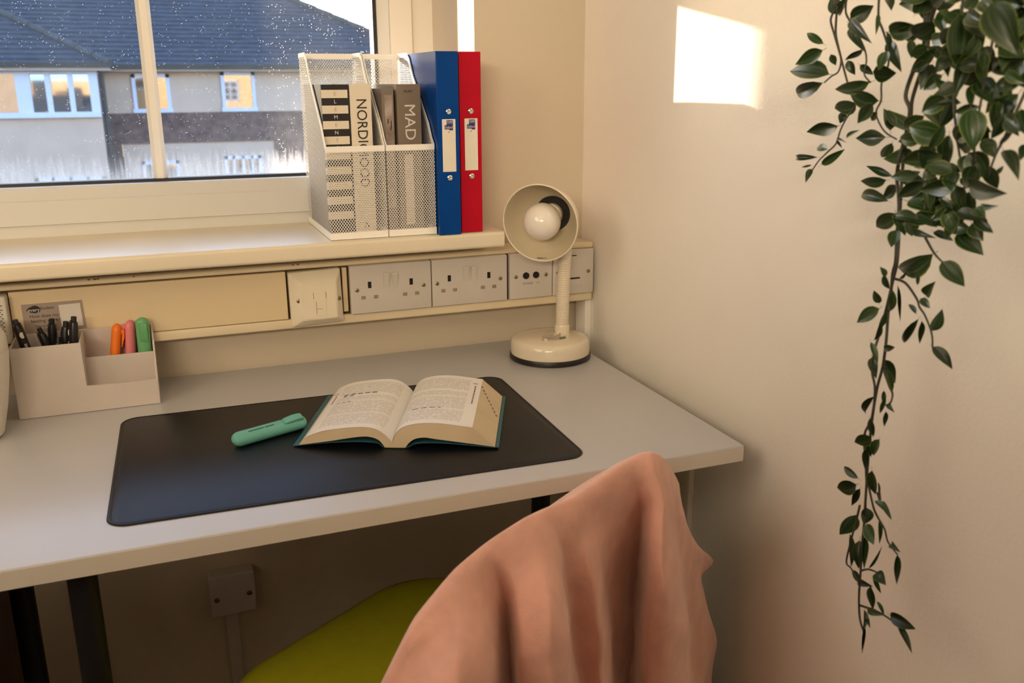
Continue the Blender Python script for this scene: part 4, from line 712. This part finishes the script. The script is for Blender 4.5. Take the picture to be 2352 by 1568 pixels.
def magazine_file(x0, x1, label):
    t = thing('magazine_file', ((x0 + x1) / 2, -.02, ZS), label, 'magazine file', 'white mesh magazine files on the sill')
    D_ = MFY1 - MFY0; HF, HB = .1545, .306
    prof = [(0, 0), (0, HF), (.012, HF + .010), (.030, HF + .034), (D_ - .105, HB - .038), (D_ - .082, HB - .008), (D_ - .066, HB), (D_, HB), (D_, 0)]
    for x in (x0, x1):
        g = G(); mesh_panel(g, (x, MFY0, ZS), (0, 1, 0), (0, 0, 1), prof); p = g.build('side_mesh', M['mesh'], t); p['kind'] = 'stuff'
    g = G(); mesh_panel(g, (x0, MFY0, ZS), (1, 0, 0), (0, 0, 1), [(0, 0), (0, HF), (x1 - x0, HF), (x1 - x0, 0)]); p = g.build('front_mesh', M['mesh'], t); p['kind'] = 'stuff'
    g = G(); mesh_panel(g, (x0, MFY1, ZS), (1, 0, 0), (0, 0, 1), [(0, 0), (0, HB), (x1 - x0, HB), (x1 - x0, 0)]); p = g.build('back_mesh', M['mesh'], t); p['kind'] = 'stuff'
    # folded rim strips
    rw = .0095
    def strip(path, off, name):          # path in (y, z) at x, strip hangs down from the edge
        pass
    g = G(); g.box(x0 - .0008, x1 + .0008, MFY0 - .0008, MFY0 + .0010, ZS + HF - rw, ZS + HF, .0004); g.build('front_rim', M['mesh'], t)
    g = G(); g.box(x0 - .0008, x1 + .0008, MFY1 - .0010, MFY1 + .0008, ZS + HB - rw, ZS + HB, .0004); g.build('back_rim', M['mesh'], t)
    for x in (x0, x1):
        up = prof[1:-1]; inner = []
        for i, (a, b) in enumerate(up):
            d = Vector((up[min(i + 1, len(up) - 1)][0] - up[max(i - 1, 0)][0], up[min(i + 1, len(up) - 1)][1] - up[max(i - 1, 0)][1])).normalized()
            inner.append((min(max(a + d.y * rw * .8, .0), D_), b - d.x * rw * .8 - (0 if 0 < i else rw * .5)))
        g = G(); g.prism(up + inner[::-1], (x - .0008, MFY0, ZS), YA, ZA, (.0016, 0, 0)); g.build('side_rim', M['mesh'], t)
    g = G()
    g.box(x0 - .0010, x1 + .0010, MFY0 - .0010, MFY1 + .0010, ZS, ZS + .0012)
    for bx in ((x0 - .001, x1 + .001, MFY0 - .001, MFY0 + .0008), (x0 - .001, x1 + .001, MFY1 - .0008, MFY1 + .001), (x0 - .001, x0 + .0008, MFY0, MFY1), (x1 - .0008, x1 + .001, MFY0, MFY1)):
        g.box(*bx, ZS, ZS + .0125, .0004)
    g.build('base_tray', M['mesh'], t)
    return t
magazine_file(-.5275, -.4305, 'white wire mesh magazine file holding the striped and cream books')
magazine_file(-.4270, -.3445, 'white wire mesh magazine file beside the blue ring binder')

def upright_book(x0, x1, z1, y0, m, label, depth=.175, name='book'):
    t = thing(name, ((x0 + x1) / 2, y0 + depth / 2, ZS + .0014), label, 'book', 'books in the magazine files')
    zb = ZS + .0014
    g = G(); g.box(x0, x1, y0, y0 + .0022, zb, z1, .0008); sp = g.build('spine', M[m], t)
    g = G(); g.box(x0, x0 + .0022, y0 + .0022, y0 + depth, zb, z1); g.build('cover', M[m], t)
    g = G(); g.box(x1 - .0022, x1, y0 + .0022, y0 + depth, zb, z1); g.build('cover', M[m], t)
    g = G(); g.box(x0 + .0022, x1 - .0022, y0 + .0022, y0 + depth - .004, zb + .003, z1 - .003); g.build('page_block', M['paper'], t)
    return t, sp
BY = -.1040
# striped book: pale bands across a black spine, one letter to a band
t, sp = upright_book(-.5250, -.4795, 1.2365, BY, 'bookblack', 'thick book with black and cream striped spine spelling ELEMENTS')
bh = .01245; zt = 1.2365 - .0088
for k in range(18):
    zc = zt - bh * (k + .5)
    if zc < ZS + .01: break
    if k % 2 == 0:
        g = G(); g.box(-.5250, -.4818, BY - .0003, BY + .0002, zc - bh / 2 - .0003, zc + bh / 2 + .0003); g.build('pale_band', M['bookcream'], sp)
    ch = 'ELEMENTS'[k] if k < 8 else None
    if ch: words('letter', ch, (-.5030, BY - .0006, zc), XA, ZA, .0085, M['gold'] if k % 2 == 0 else M['white'], sp)
t, sp = upright_book(-.4783, -.4425, 1.2375, BY, 'bookcream', 'cream book with NORDIC in thin dark capitals down its spine')
words('lettering', 'NORDIC', (-.4600, BY - .0004, 1.2375 - .0215 - .0465), -ZA, XA, .0245, M['ink'], sp, 'CENTER', .93)
words('lettering', 'MOOD', (-.4600, BY - .0004, 1.1010), -ZA, XA, .0225, M['ink'], sp, 'CENTER', .95)
for x, z in ((-.4630, 1.0010), (-.4600, 1.0060), (-.4570, 1.0010)):
    g = G(); g.lathe([(.0018, 0), (.0018, .0003), (0, .0003)], (x, BY, z), (0, -1, 0), 10); g.build('emblem_dot', M['ink'], sp)
t, sp = upright_book(-.3985, -.3570, 1.2365, BY, 'bookgrey', 'grey brown book with MAD in pale capitals on its spine')
words('lettering', 'MAD', (-.3775, BY - .0004, 1.1740), -ZA, XA, .0265, M['white'], sp, 'CENTER', 1.05)
words('lettering', 'KURT', (-.3785, BY - .0004, 1.2245), XA, ZA, .0060, M['black'], sp)
g = G(); g.box(-.3890, -.3735, BY - .0004, BY, 1.0000, 1.1200); g.build('pale_panel', M['bookcream'], sp)
t, sp = upright_book(-.4235, -.4030, 1.2290, BY + .004, 'bookgrey', 'grey magazine with a photograph panel, left of the MAD book', .170, 'magazine')
g = G(); g.box(-.4190, -.4055, BY + .0036, BY + .0042, 1.0300, 1.2190); g.build('photo_panel', M['photo'], sp)
for x, z, h in ((-.4150, 1.172, .008), (-.4095, 1.166, .011), (-.4105, 1.161, .006)):
    g = G(); g.box(x, x + .0016, BY + .0033, BY + .0038, z, z + h); g.build('figure', M['ink'], sp)

# ------------------------------------------------------------------ ring binders
def binder(x0, x1, y0, m, label, depth=.236):
    t = thing('ring_binder', ((x0 + x1) / 2, y0 + depth / 2, ZS), label, 'ring binder', 'ring binders on the sill')
    zb, z1 = ZS + .0002, 1.2885
    g = G(); g.box(x0, x1, y0, y0 + .0022, zb, z1, .0010); sp = g.build('spine', M[m], t)
    for xa in (x0, x1 - .0022):
        g = G(); n = 12
        top = [(y0 + .0024, z1)] + [(y0 + .0024 + (depth - .0024) * (.55 + .45 * k / 8), z1 - .004 * (k / 8) ** 2) for k in range(9)]
        g.prism([(y0 + .0024, zb)] + top + [(y0 + depth, zb)], (xa, 0, 0), YA, ZA, (.0022, 0, 0)); g.build('cover', M[m], t)
    g = G(); g.box(x0 + .003, x1 - .010, y0 + .012, y0 + depth - .02, zb + .006, z1 - .012); g.build('papers', M['paper'], t)
    cx = (x0 + x1) / 2 + .0005
    for z in (1.1916, 1.0820):
        g = G(); g.lathe([(.0046, 0), (.0046, .0010), (.0030, .0018), (.0020, .0008), (0, .0008)], (cx, y0, z), (0, -1, 0), 20); g.build('rivet', M['chrome'], t, 40)
    hw = .0118
    g = G(); g.box(cx - hw, cx + hw, y0 - .0007, y0, 1.0922, 1.1796, .0003); lb = g.build('label', M['paper'], t)
    g = G(); g.prism([(-.0040, .0100), (.0072, .0100), (.0072, -.0068), (.0010, -.0068), (.0010, -.0052), (-.0075, -.0052), (-.0075, .0018), (-.0040, .0018)], (cx, y0 - .0008, 1.1680), XA, ZA, (0, -.0002, 0)); lg = g.build('logo', M['logo'], lb)
    words('lettering', 'OXF', (cx + .0015, y0 - .0011, 1.1745), XA, ZA, .0068, M['white'], lb, 'CENTER', .78)
    words('lettering', 'Oxford', (cx - .0004, y0 - .0011, 1.1658), XA, ZA, .0058, M['white'], lb, 'CENTER', .76)
    g = G(); g.prism([(-.0014, .0006), (.0014, .0006), (0, -.0014)], (cx, y0 - .0008, 1.1585), XA, ZA, (0, -.0002, 0)); g.build('arrow', M['redink'], lb)
    return t
binder(-.3420, -.3036, -.149, 'blue', 'glossy blue ring binder standing on the window sill')
binder(-.2985, -.2592, -.136, 'red', 'glossy red ring binder at the right end of the window sill')

# ------------------------------------------------------------------ desk lamp
LX, LY = -.1300, -.1420
t = thing('desk_lamp', (LX, LY, ZT), 'ivory gooseneck desk lamp with round base in the desk corner', 'lamp')
g = G(); g.lathe([(0, .0006), (.0752, .0006), (.0765, .002), (.0765, .0085), (.0752, .0105), (0, .0105)], (LX, LY, ZT), n=64); g.build('rubber_foot', M['black'], t, 40)
g = G(); g.lathe([(.0742, .0100), (.0745, .013), (.0742, .026), (.0728, .0330), (.0695, .0375), (.0640, .0398), (.040, .0425), (0, .0435)], (LX, LY, ZT), n=64); g.build('base', M['lamp'], t, 60)
GX, GY = -.1035, -.137
g = G(); g.lathe([(.0138, .040), (.0142, .043), (.0142, .056), (.0134, .0585), (.0122, .0590)], (GX, GY, ZT), n=28); g.build('collar', M['lamp'], t, 40)
path = [Vector(p) for p in ((GX, GY, .797), (-.1030, -.1380, .850), (-.1018, -.1395, .905), (-.1005, -.1405, .945), (-.0995, -.1400, .975), (-.1000, -.1380, 1.000), (-.1035, -.1365, 1.018), (-.1085, -.1390, 1.026))]
pts = []
for i in range(len(path) - 1):
    p0, p1, p2, p3 = path[max(i - 1, 0)], path[i], path[i + 1], path[min(i + 2, len(path) - 1)]
    for k in range(14):
        s = k / 14; pts.append(.5 * (2 * p1 + (p2 - p0) * s + (2 * p0 - 5 * p1 + 4 * p2 - p3) * s * s + (3 * p1 - p0 - 3 * p2 + p3) * s ** 3))
d = [0]
for i in range(1, len(pts)): d.append(d[-1] + (pts[i] - pts[i - 1]).length)
fine = []; rad = []; step = .0011; s = 0; i = 0; q = 0
while s < d[-1]:
    while d[i + 1] < s: i += 1
    f = (s - d[i]) / (d[i + 1] - d[i] + 1e-9); fine.append(pts[i].lerp(pts[i + 1], f)); rad.append((.0121, .0125, .0125, .0121)[q % 4]); s += step; q += 1
g = G(); g.tube(fine, rad, 20); g.build('gooseneck', M['goose'], t, 50)
HC = Vector((-.1722, -.190, 1.0010)); HA = Vector((-.66, -.725, -.115)).normalized()
outer = [(.0690, 0), (.0672, -.012), (.0635, -.026), (.0575, -.042), (.0490, -.057), (.0400, -.069), (.0315, -.078), (.0235, -.082), (.0215, -.084), (.0215, -.108), (.0190, -.112), (0, -.113)]
inner = [(.0690, 0), (.0676, .0004), (.0660, -.012), (.0622, -.026), (.0560, -.042), (.0475, -.0565), (.0385, -.068), (.0305, -.0755), (0, -.077)]
g = G(); g.lathe(outer, HC, HA, 64); sh = g.build('lamp_shade', M['lamp'], t, 60)
g = G(); g.lathe(inner, HC, HA, 64); si = g.build('shade_lining', M['lampin'], sh, 60)
g = G(); g.lathe([(.0672, .0002), (.0698, -.0012), (.0700, .0006), (.0690, .0016), (.0676, .0014), (.0672, .0002)], HC, HA, 64); g.build('shade_rim', M['lamp'], sh, True)
g = G(); g.lathe([(.0205, -.078), (.0315, -.0755), (.0325, -.0700), (.0305, -.0665), (.0215, -.0660), (.0205, -.068), (.0205, -.078)], HC, HA, 40); g.build('lamp_holder', M['black'], t, 40)
g = G(); g.lathe([(.0185, -.077), (.0200, -.064), (.0195, -.060), (.0170, -.058), (0, -.058)], HC, HA, 36); g.build('holder_ring', M['goose'], t, 40)
bulb = [(.0150, -.066), (.0150, -.052)] + [(.0330 * sin(a), -.012 - .0330 * cos(a)) for a in [radians(q) for q in range(30, 181, 10)]]
bulb[-1] = (0, bulb[-1][1])
g = G(); g.lathe(bulb, HC, HA, 44); g.build('light_bulb', M['opal'], t, True)
lo = (-ZA + HA * HA.z).normalized(); rt_ = HA.cross(lo) * -1
up_ = (-lo * .35 + HA * -.94).normalized()
for k, (tx, dz) in enumerate((('NOT MAX 40W', -.0085), ('MAX 40', -.0050))):
    words('lettering', tx, HC + lo * .0655 + HA * dz + rt_ * .004, rt_ if rt_.x > 0 else -rt_, (-HA + lo * -.12), .0034, M['ink'], si)
# peeling paper tag on the base
g = G(); rowsT = [(-.160, -.176, .7832), (-.155, -.176, .7885), (-.145, -.178, .7880), (-.136, -.182, .7848), (-.128, -.180, .7866), (-.122, -.174, .7880)]
A = [g.bm.verts.new((x, y, z)) for x, y, z in rowsT]; B = [g.bm.verts.new((x + .006, y + .018, z + .0012)) for x, y, z in rowsT]
for k in range(len(A) - 1): g.bm.faces.new((A[k], A[k + 1], B[k + 1], B[k]))
r_ = bmesh.ops.solidify(g.bm, geom=list(g.bm.faces), thickness=.0005)
g.box(-.162, -.150, -.186, -.176, .7815, .7830, .0004); g.box(-.158, -.153, -.181, -.177, .7826, .7868)
g.build('paper_tag', M['paper'], t)
g = G(); g.prism([(-.127, -.181), (-.113, -.177), (-.110, -.166), (-.123, -.168)], (0, 0, .7829), XA, YA, (0, 0, .0006)); g.build('green_tag', M['teal2'] if 'teal2' in M else mat('green_print', (.18, .27, .18), .6, .1), t)

# ------------------------------------------------------------------ chair and blanket
F2 = Vector((-.393, .919, 0)); C2 = Vector((-.919, -.393, 0)); PB = Vector((-.285, -.786, 0))
def pc(s, h, z): return PB + C2 * s - F2 * h + Vector((0, 0, z))
t = thing('chair', tuple(pc(.2, -.25, 0)), 'lime green seated chair with a pink blanket over its backrest', 'chair')
# seat: rounded pad whose front edge lies under the desk
SE = Vector((-.626, -.411, 0)); sx_ = Vector((.85, .53, 0)).normalized(); sy_ = Vector((.53, -.85, 0)).normalized()
g = G(); rings = []
for inset, z in ((.030, .412), (.008, .416), (0, .432), (.004, .445), (.018, .4515), (.05, .453), (.12, .450)):
    P = rrect(-.232 + inset, .232 - inset, 0 + inset, .43 - inset, max(.12 - inset * .6, .03), 10)
    rings.append([g.bm.verts.new(SE + sx_ * a + sy_ * b + Vector((0, 0, z))) for a, b in P])
for A, B in zip(rings, rings[1:]):
    n = len(A)
    for k in range(n): g.bm.faces.new((A[k], A[(k + 1) % n], B[(k + 1) % n], B[k]))
g.bm.faces.new(rings[-1]); g.bm.faces.new(rings[0][::-1]); g.build('seat', M['lime'], t, True)
g = G(); P = rrect(.075, .270, .49, .715, .05, 8)
A = [g.bm.verts.new(pc(a, -.075, b)) for a, b in P]; B = [g.bm.verts.new(pc(a, -.062, b)) for a, b in P]; n = len(A)
g.bm.faces.new(A); g.bm.faces.new(B[::-1])
for k in range(n): g.bm.faces.new((A[k], A[(k + 1) % n], B[(k + 1) % n], B[k]))
g.build('backrest', M['lime'], t)
for s in (.10, .25):
    g = G(); g.tube([pc(s, -.069, .60), pc(s, -.065, .50), pc(s, -.10, .43), pc(s, -.20, .405)], .010, 10); g.build('back_post', M['blackmetal'], t, True)
for a, b in ((-.19, .04), (.19, .04), (-.19, .39), (.19, .39)):
    p = SE + sx_ * a + sy_ * b
    g = G(); g.tube([p + Vector((0, 0, 0)) + sx_ * a * .15, p + Vector((0, 0, .412))], .011, 10); g.build('leg', M['blackmetal'], t, True)

# blanket: cloth sheet through measured fold lines, top ridge first, continued over the back of the chair
K = [[Vector(p) / 1e4 for p in col] for col in BLANKET]
nC = len(K); full = []
for j, col in enumerate(K):
    top = col[0]
    bs = min(1, max(0, (j - 3) / 9)) * .95 + .05
    back = [top + F2 * b * bs + Vector((0, 0, -z)) for b, z in ((.100, .36), (.100, .25), (.098, .16), (.092, .105), (.075, .060), (.040, .026), (.014, .007))]
    full.append(back + col)
nR = len(full[0])
def cr(p0, p1, p2, p3, s): return .5 * (2 * p1 + (p2 - p0) * s + (2 * p0 - 5 * p1 + 4 * p2 - p3) * s * s + (3 * p1 - p0 - 3 * p2 + p3) * s ** 3)
SU, SV = 7, 4
colsF = []
for j in range(nC):
    c = full[j]; o_ = []
    for i in range(nR - 1):
        for k in range(SV): o_.append(cr(c[max(i - 1, 0)], c[i], c[i + 1], c[min(i + 2, nR - 1)], k / SV))
    o_.append(c[-1]); colsF.append(o_)
grid = []
for j in range(nC - 1):
    for k in range(SU):
        s = k / SU
        # linear near tight creases keeps the cloth from overshooting
        grid.append([cr(colsF[max(j - 1, 0)][i], colsF[j][i], colsF[j + 1][i], colsF[min(j + 2, nC - 1)][i], s) * .5 + colsF[j][i].lerp(colsF[j + 1][i], s * s * (3 - 2 * s)) * .5 for i in range(len(colsF[0]))])
grid.append(colsF[-1])
from mathutils import noise
bm = bmesh.new(); vv = []
for a, col in enumerate(grid):
    r = []
    for b, p in enumerate(col):
        w = noise.noise(p * 16) * .006 + noise.noise(p * 42) * .0016
        f = min(1, max(0, (b - 7 * SV) / 12))
        r.append(bm.verts.new(p - F2 * w * f))
    vv.append(r)
for a in range(len(vv) - 1):
    for b in range(len(vv[0]) - 1):
        f = bm.faces.new((vv[a][b], vv[a + 1][b], vv[a + 1][b + 1], vv[a][b + 1])); f.smooth = True
bmesh.ops.smooth_vert(bm, verts=bm.verts, factor=.5, use_axis_x=True, use_axis_y=True, use_axis_z=True)
bmesh.ops.recalc_face_normals(bm, faces=bm.faces)
bmesh.ops.solidify(bm, geom=list(bm.faces), thickness=.006)
for f in bm.faces: f.smooth = True
base = pc(.2, 0, .45); bmesh.ops.translate(bm, verts=list(bm.verts), vec=-base)
me = D.meshes.new('blanket'); bm.to_mesh(me); bm.free(); me.materials.append(M['plush'])
o = D.objects.new('blanket', me); COL.objects.link(o); o.location = base
tag(o, 'pink plush blanket draped in folds over the chair back', 'blanket')

# ------------------------------------------------------------------ hanging vine
root = thing('hanging_vine', (-.14, -1.12, 1.78), 'long trailing artificial vine with variegated green leaves against the right wall', 'plant')
g = G(); g.lathe([(0, 0), (.060, 0), (.066, .004), (.082, .11), (.088, .114), (.088, .126), (.078, .126), (.074, .11), (0, .105)], (-.14, -1.12, 1.66), n=36); g.build('hanging_pot', M['pot'], root, 40)
g = G()
for k in range(3):
    a = 2 * pi * k / 3; g.tube([(-.14 + .086 * cos(a), -1.12 + .086 * sin(a), 1.78), (-.14, -1.12, 2.05)], .0012, 6)
g.tube([(-.14, -1.12, 2.05), (-.14, -1.12, 2.4)], .0015, 6); g.build('hanger_cord', M['vine'], root)
for k, st in enumerate(STEMS):
    pts = [Vector(p) / 1e4 for p in st]
    P = []
    for i in range(len(pts) - 1):
        p0, p1, p2, p3 = pts[max(i - 1, 0)], pts[i], pts[i + 1], pts[min(i + 2, len(pts) - 1)]
        for q in range(4): P.append(cr(p0, p1, p2, p3, q / 4))
    P.append(pts[-1])
    if st[0][2] > 12800:                 # strands that start above the picture run on up over the pot's rim
        s0 = P[0]; P = [Vector((-.14, -1.12, 1.77)), Vector((-.14 + (s0.x + .14) * .6, -1.12 + (s0.y + 1.12) * .6, 1.795)), s0.lerp(Vector((s0.x, s0.y, 1.70)), 1.0), s0.lerp(Vector((s0.x, s0.y, 1.5)), .8)] + P
    r0 = .0022 if k in (4, 5) else .0014
    g = G(); g.tube(P, [r0 * (1 - .45 * i / len(P)) for i in range(len(P))], 6); g.build('stem', M['vine'], root, True)
def leaf_mesh(name, curl, fold, wid):
    bm = bmesh.new(); lay = bm.verts.layers.float.new('across'); n, m = 8, 3; rows = []
    for i in range(n + 1):
        s = i / n; hw = wid * (sin(pi * min(1, s * 1.02) ** .78) ** .85 if 0 < s < 1 else 0.0) * (1 - .18 * s)
        r = []
        for k in range(-m, m + 1):
            q = k / m
            v = bm.verts.new((q * hw * .5, s, curl * sin(pi * s * .9) * .16 - curl * .10 * s * s + fold * abs(q) * hw * .5)); v[lay] = abs(q) if hw > 0 else 1.0
            r.append(v)
        rows.append(r)
    for i in range(n):
        for k in range(2 * m):
            f = bm.faces.new((rows[i][k], rows[i][k + 1], rows[i + 1][k + 1], rows[i + 1][k])); f.smooth = True
    bmesh.ops.remove_doubles(bm, verts=bm.verts, dist=1e-5)
    pt = [bm.verts.new(p) for p in ((-.012, -.14, .0), (.012, -.14, 0), (.012, .02, .004), (-.012, .02, .004))]; bm.faces.new(pt)
    me = D.meshes.new(name); bm.to_mesh(me); bm.free(); me.materials.append(M['leaf']); return me
LM = [leaf_mesh('leaf', .8, .28, 1.0), leaf_mesh('leaf', -.7, .35, 1.0), leaf_mesh('leaf', .4, .18, 1.0)]
camp = Vector((-.7942, -1.6563, 1.2382)); rv = random.Random(11)
ru = random.Random(5)
for k in range(46):                      # leaves along the strands above the picture, up to the pot
    z = ru.uniform(1.36, 1.72); p = Vector((-.13 + ru.uniform(-.05, .05), -1.02 + ru.uniform(-.22, .10) * (1.9 - z) * 1.6, z)); a_ = ru.uniform(-2.6, -.4)
    q_ = p + Vector((ru.uniform(-.02, .02), cos(a_) * .034, sin(a_) * .034)); LEAVES.append([v * 1e4 for v in p] + [v * 1e4 for v in q_] + [ru.uniform(120, 190)])
for k, q in enumerate(LEAVES):
    b, tp, wd = Vector(q[0:3]) / 1e4, Vector(q[3:6]) / 1e4, q[6] / 1e4
    y = tp - b; L = y.length; y.normalize()
    view = (camp - b).normalized(); z = (view - y * view.dot(y)).normalized()
    tilt = rv.uniform(-.6, .6); z = (Matrix.Rotation(tilt, 3, y) @ z); x = y.cross(z)
    wd = wd * 1.14 / max(.72, cos(tilt)); L *= 1.08
    o = D.objects.new('leaf', LM[k % 3]); COL.objects.link(o); attach(o, root)
    zl = L * .9
    o.matrix_basis = Matrix(((x.x * wd, y.x * L, z.x * zl, b.x), (x.y * wd, y.y * L, z.y * zl, b.y), (x.z * wd, y.z * L, z.z * zl, b.z), (0, 0, 0, 1)))

# ------------------------------------------------------------------ outside
struct(G().box(-30, 30, .45, 60, -3.2, -3.0).build('ground', M['ground']))
g = G(); y0, y1 = .4005, .44
g.box(-12, WX0, y0, y1, -3, 5); g.box(WX1, 9, y0, y1, -3, 5); g.box(WX0, WX1, y0, y1, -3, WZ0); g.box(WX0, WX1, y0, y1, WZ1, 5)
struct(g.build('wall_outer', M['facade']))
def small_window(parent_name, x0, x1, z0, z1, y, m_frame, facing=-1, bars=(0, 0), fw=.075, curtain=None, parent=None):
    """window on a house wall at depth y: frame bars proud of the wall, recessed pane, optional curtain"""
    f = facing
    g = G(); ya, yb = sorted((y + f * .06, y - f * .02))
    g.box(x0, x0 + fw, ya, yb, z0, z1); g.box(x1 - fw, x1, ya, yb, z0, z1); g.box(x0, x1, ya, yb, z1 - fw, z1); g.box(x0 - .03, x1 + .03, ya - .02, yb, z0, z0 + fw * 1.1)
    nb, mb = bars
    for k in range(1, nb + 1): xx = x0 + (x1 - x0) * k / (nb + 1); g.box(xx - fw * .4, xx + fw * .4, ya, yb, z0, z1)
    for k in range(1, mb + 1): zz = z0 + (z1 - z0) * k / (mb + 1); g.box(x0, x1, ya, yb, zz - fw * .35, zz + fw * .35)
    fr = g.build('window', m_frame, parent)
    g = G(); yp = y + f * .012; g.box(x0 + fw * .5, x1 - fw * .5, min(yp, yp - f * .01), max(yp, yp - f * .01), z0 + fw * .5, z1 - fw * .5); g.build('pane', M['hpane'], fr)
    return fr
for x in (3.55, 6.0):
    w_ = thing('facade_window', (x, .44, .3), 'white six pane window on the sunlit outer wall of this building', 'window', 'outer wall windows')
    small_window('', x - .45, x + .45, .32, 1.42, .44, M['upvc'], 1, (1, 2), .08, None, w_)
struct(G().box(-9, -2.55, .4405, 3.29, -3, 2.95).build('wall_wing', M['bark']))
g = G(); g.prism([(.30, 2.95), (3.50, 2.95), (3.50, 3.05), (1.9, 4.1), (.30, 3.4)], (-9, 0, 0), YA, ZA, (6.45, 0, 0)); g.box(-5.6, -4.9, 1.6, 2.2, 3.2, 4.75); g.box(-4.1, -3.5, 2.0, 3.0, 3.0, 4.3)
struct(g.build('roof_wing', M['slate']))

# the house opposite
hs = thing('house', (2, 26, -3), 'rendered house with blue slate roof seen through the dusty window', 'house')
g = G(); g.box(-14, 7.4, 26, 26.3, -.32, 1.66); g.box(-1.5, 2.57, 25.99, 26.3, -3, -.32); mw = g.build('render_wall', M['render'], hs)
g = G(); g.box(-1.95, 7.42, 25.94, 26.29, -.335, .478); g.box(-1.95, -1.51, 25.94, 26.29, -3, -.33); g.box(2.57, 7.42, 25.94, 26.29, -3, -.33)
nc = 6
br = g.build('brick_band', M['brick'], hs)
g = G(); g.box(7.2, 7.4, 26.3, 36, -3, 1.66); g.build('render_wall', M['render'], hs)
small_window('', -1.085, -.120, .486, 1.505, 26, M['upvc'], -1, (0, 0), .095, None, hs)
small_window('', 1.231, 2.149, .487, 1.561, 26, M['upvc'], -1, (0, 0), .095, None, hs)
small_window('', -1.05, -.08, -1.85, -.82, 26, M['upvc'], -1, (1, 1), .085, None, hs)
small_window('', 1.15, 2.17, -1.80, -.75, 26, M['upvc'], -1, (3, 1), .085, None, hs)
TP = .52
def slope(part_name, p_at, n, dmax):
    """stepped courses of slates: p_at(d) gives the two ends of the course line d metres up-plan from the eaves"""
    g = G(); bm = g.bm
    for k in range(n):
        d0, d1 = dmax * k / n, dmax * (k + 1.06) / n
        (a0, b0), (a1, b1) = p_at(d0), p_at(d1)
        up = Vector((0, 0, .055)); v = [bm.verts.new(q) for q in (a0 + up, b0 + up, b1 + up * .25, a1 + up * .25)]; bm.faces.new(v)
        w_ = [bm.verts.new(q) for q in (a0 - up * .3, b0 - up * .3)]; bm.faces.new((w_[0], w_[1], v[1], v[0]))
    o = g.build(part_name, M['slate'], hs); o['kind'] = 'stuff'; return o
EZ = 1.70; XR = 7.8; YE = 25.65
slope('roof_slope', lambda d: (Vector((-14, YE + d, EZ + TP * d)), Vector((XR - d, YE + d, EZ + TP * d))), 22, 5.4)
slope('roof_slope', lambda d: (Vector((XR - d, YE + d, EZ + TP * d)), Vector((XR - d, 36, EZ + TP * d))), 20, 5.4)
WE, WXR = 24.25, -1.52
slope('roof_slope', lambda d: (Vector((-14, WE + d, EZ + TP * d)), Vector((WXR - d, WE + d, EZ + TP * d))), 20, 4.8)
slope('roof_slope', lambda d: (Vector((WXR - d, WE + d, EZ + TP * d)), Vector((WXR - d, YE + max(d, .3), EZ + TP * d))), 20, 4.8)
for c0, sg in (((XR, YE), 5.4), ((WXR, WE), 4.8)):
    n = 13
    for k in range(n):
        a, b = sg * k / n, sg * (k + 1.08) / n
        g = G(); g.tube([(c0[0] - a, c0[1] + a, EZ + TP * a + .05), (c0[0] - b, c0[1] + b, EZ + TP * b + .04)], [.11, .095], 8); g.build('hip_tile', M['hipt'], hs)
g = G(); g.tube([(-14, YE + 5.4, EZ + TP * 5.4 + .03), (XR - 5.4, YE + 5.4, EZ + TP * 5.4 + .03)], .11, 8); g.build('ridge_tiles', M['hipt'], hs)
g = G(); g.box(-14, XR, YE - .10, YE + .03, EZ - .07, EZ + .05); g.build('gutter', M['gutter'], hs)
g = G(); g.box(-14, XR - .1, YE - .02, 26.0, EZ - .13, EZ - .06); g.build('soffit', M['soffit'], hs)
g = G(); g.box(-14, WXR + .02, WE - .10, WE + .03, EZ - .05, EZ + .07); g.build('gutter', M['gutter'], hs)
g = G(); g.box(WXR - .09, WXR + .03, WE, YE, EZ - .05, EZ + .07); g.build('gutter', M['gutter'], hs)
g = G(); g.box(-14, WXR - .02, WE - .02, 26.0, EZ - .13, EZ - .04); g.build('soffit', M['soffit'], hs)
# projecting wing with its band of windows
g = G(); g.box(-14, -1.86, 24.6, 26.0, -3, 1.58); g.build('render_wall', M['render'], hs)
g = G(); g.box(-1.855, -1.845, 24.62, 26.0, -3, 1.58); g.build('side_wall', M['brick'], hs)
g = G(); g.tube([(-1.76, 24.70, -3), (-1.76, 24.70, 1.55)], .055, 10); g.build('downpipe', M['gutter'], hs)
g = G(); yb0, yb1 = 24.50, 24.62; zb0, zb1 = .44, 1.56
xs = [(-4.62, -3.735), (-3.40, -3.075), (-2.945, -2.555), (-2.435, -2.075)]
g.box(-6.5, -1.865, yb0 - .03, yb1, zb0, .575); g.box(-6.5, -1.865, yb0, yb1, 1.50, zb1)
edges = [-6.5] + [q for ab in xs for q in ab] + [-1.865]
for k in range(0, len(edges), 2): g.box(edges[k], edges[k + 1], yb0, yb1, .575, 1.50)
wb = g.build('window', M['upvc'], hs)
for k, (a, b) in enumerate(xs):
    yt, yb_ = (24.590, 24.590) if k == 0 else (24.594, 24.526)   # three right-hand panes tilted back so they mirror sky and dark roof
    g = G(); g.prism([(yb_, .575), (yt, 1.50), (yt + .006, 1.50), (yb_ + .006, .575)], (a, 0, 0), YA, ZA, (b - a, 0, 0)); g.build('pane', M['hpane'], wb)
small_window('', -3.60, -1.95, -2.1, -1.05, 24.6, M['upvc'], -1, (3, 1), .09, None, hs)
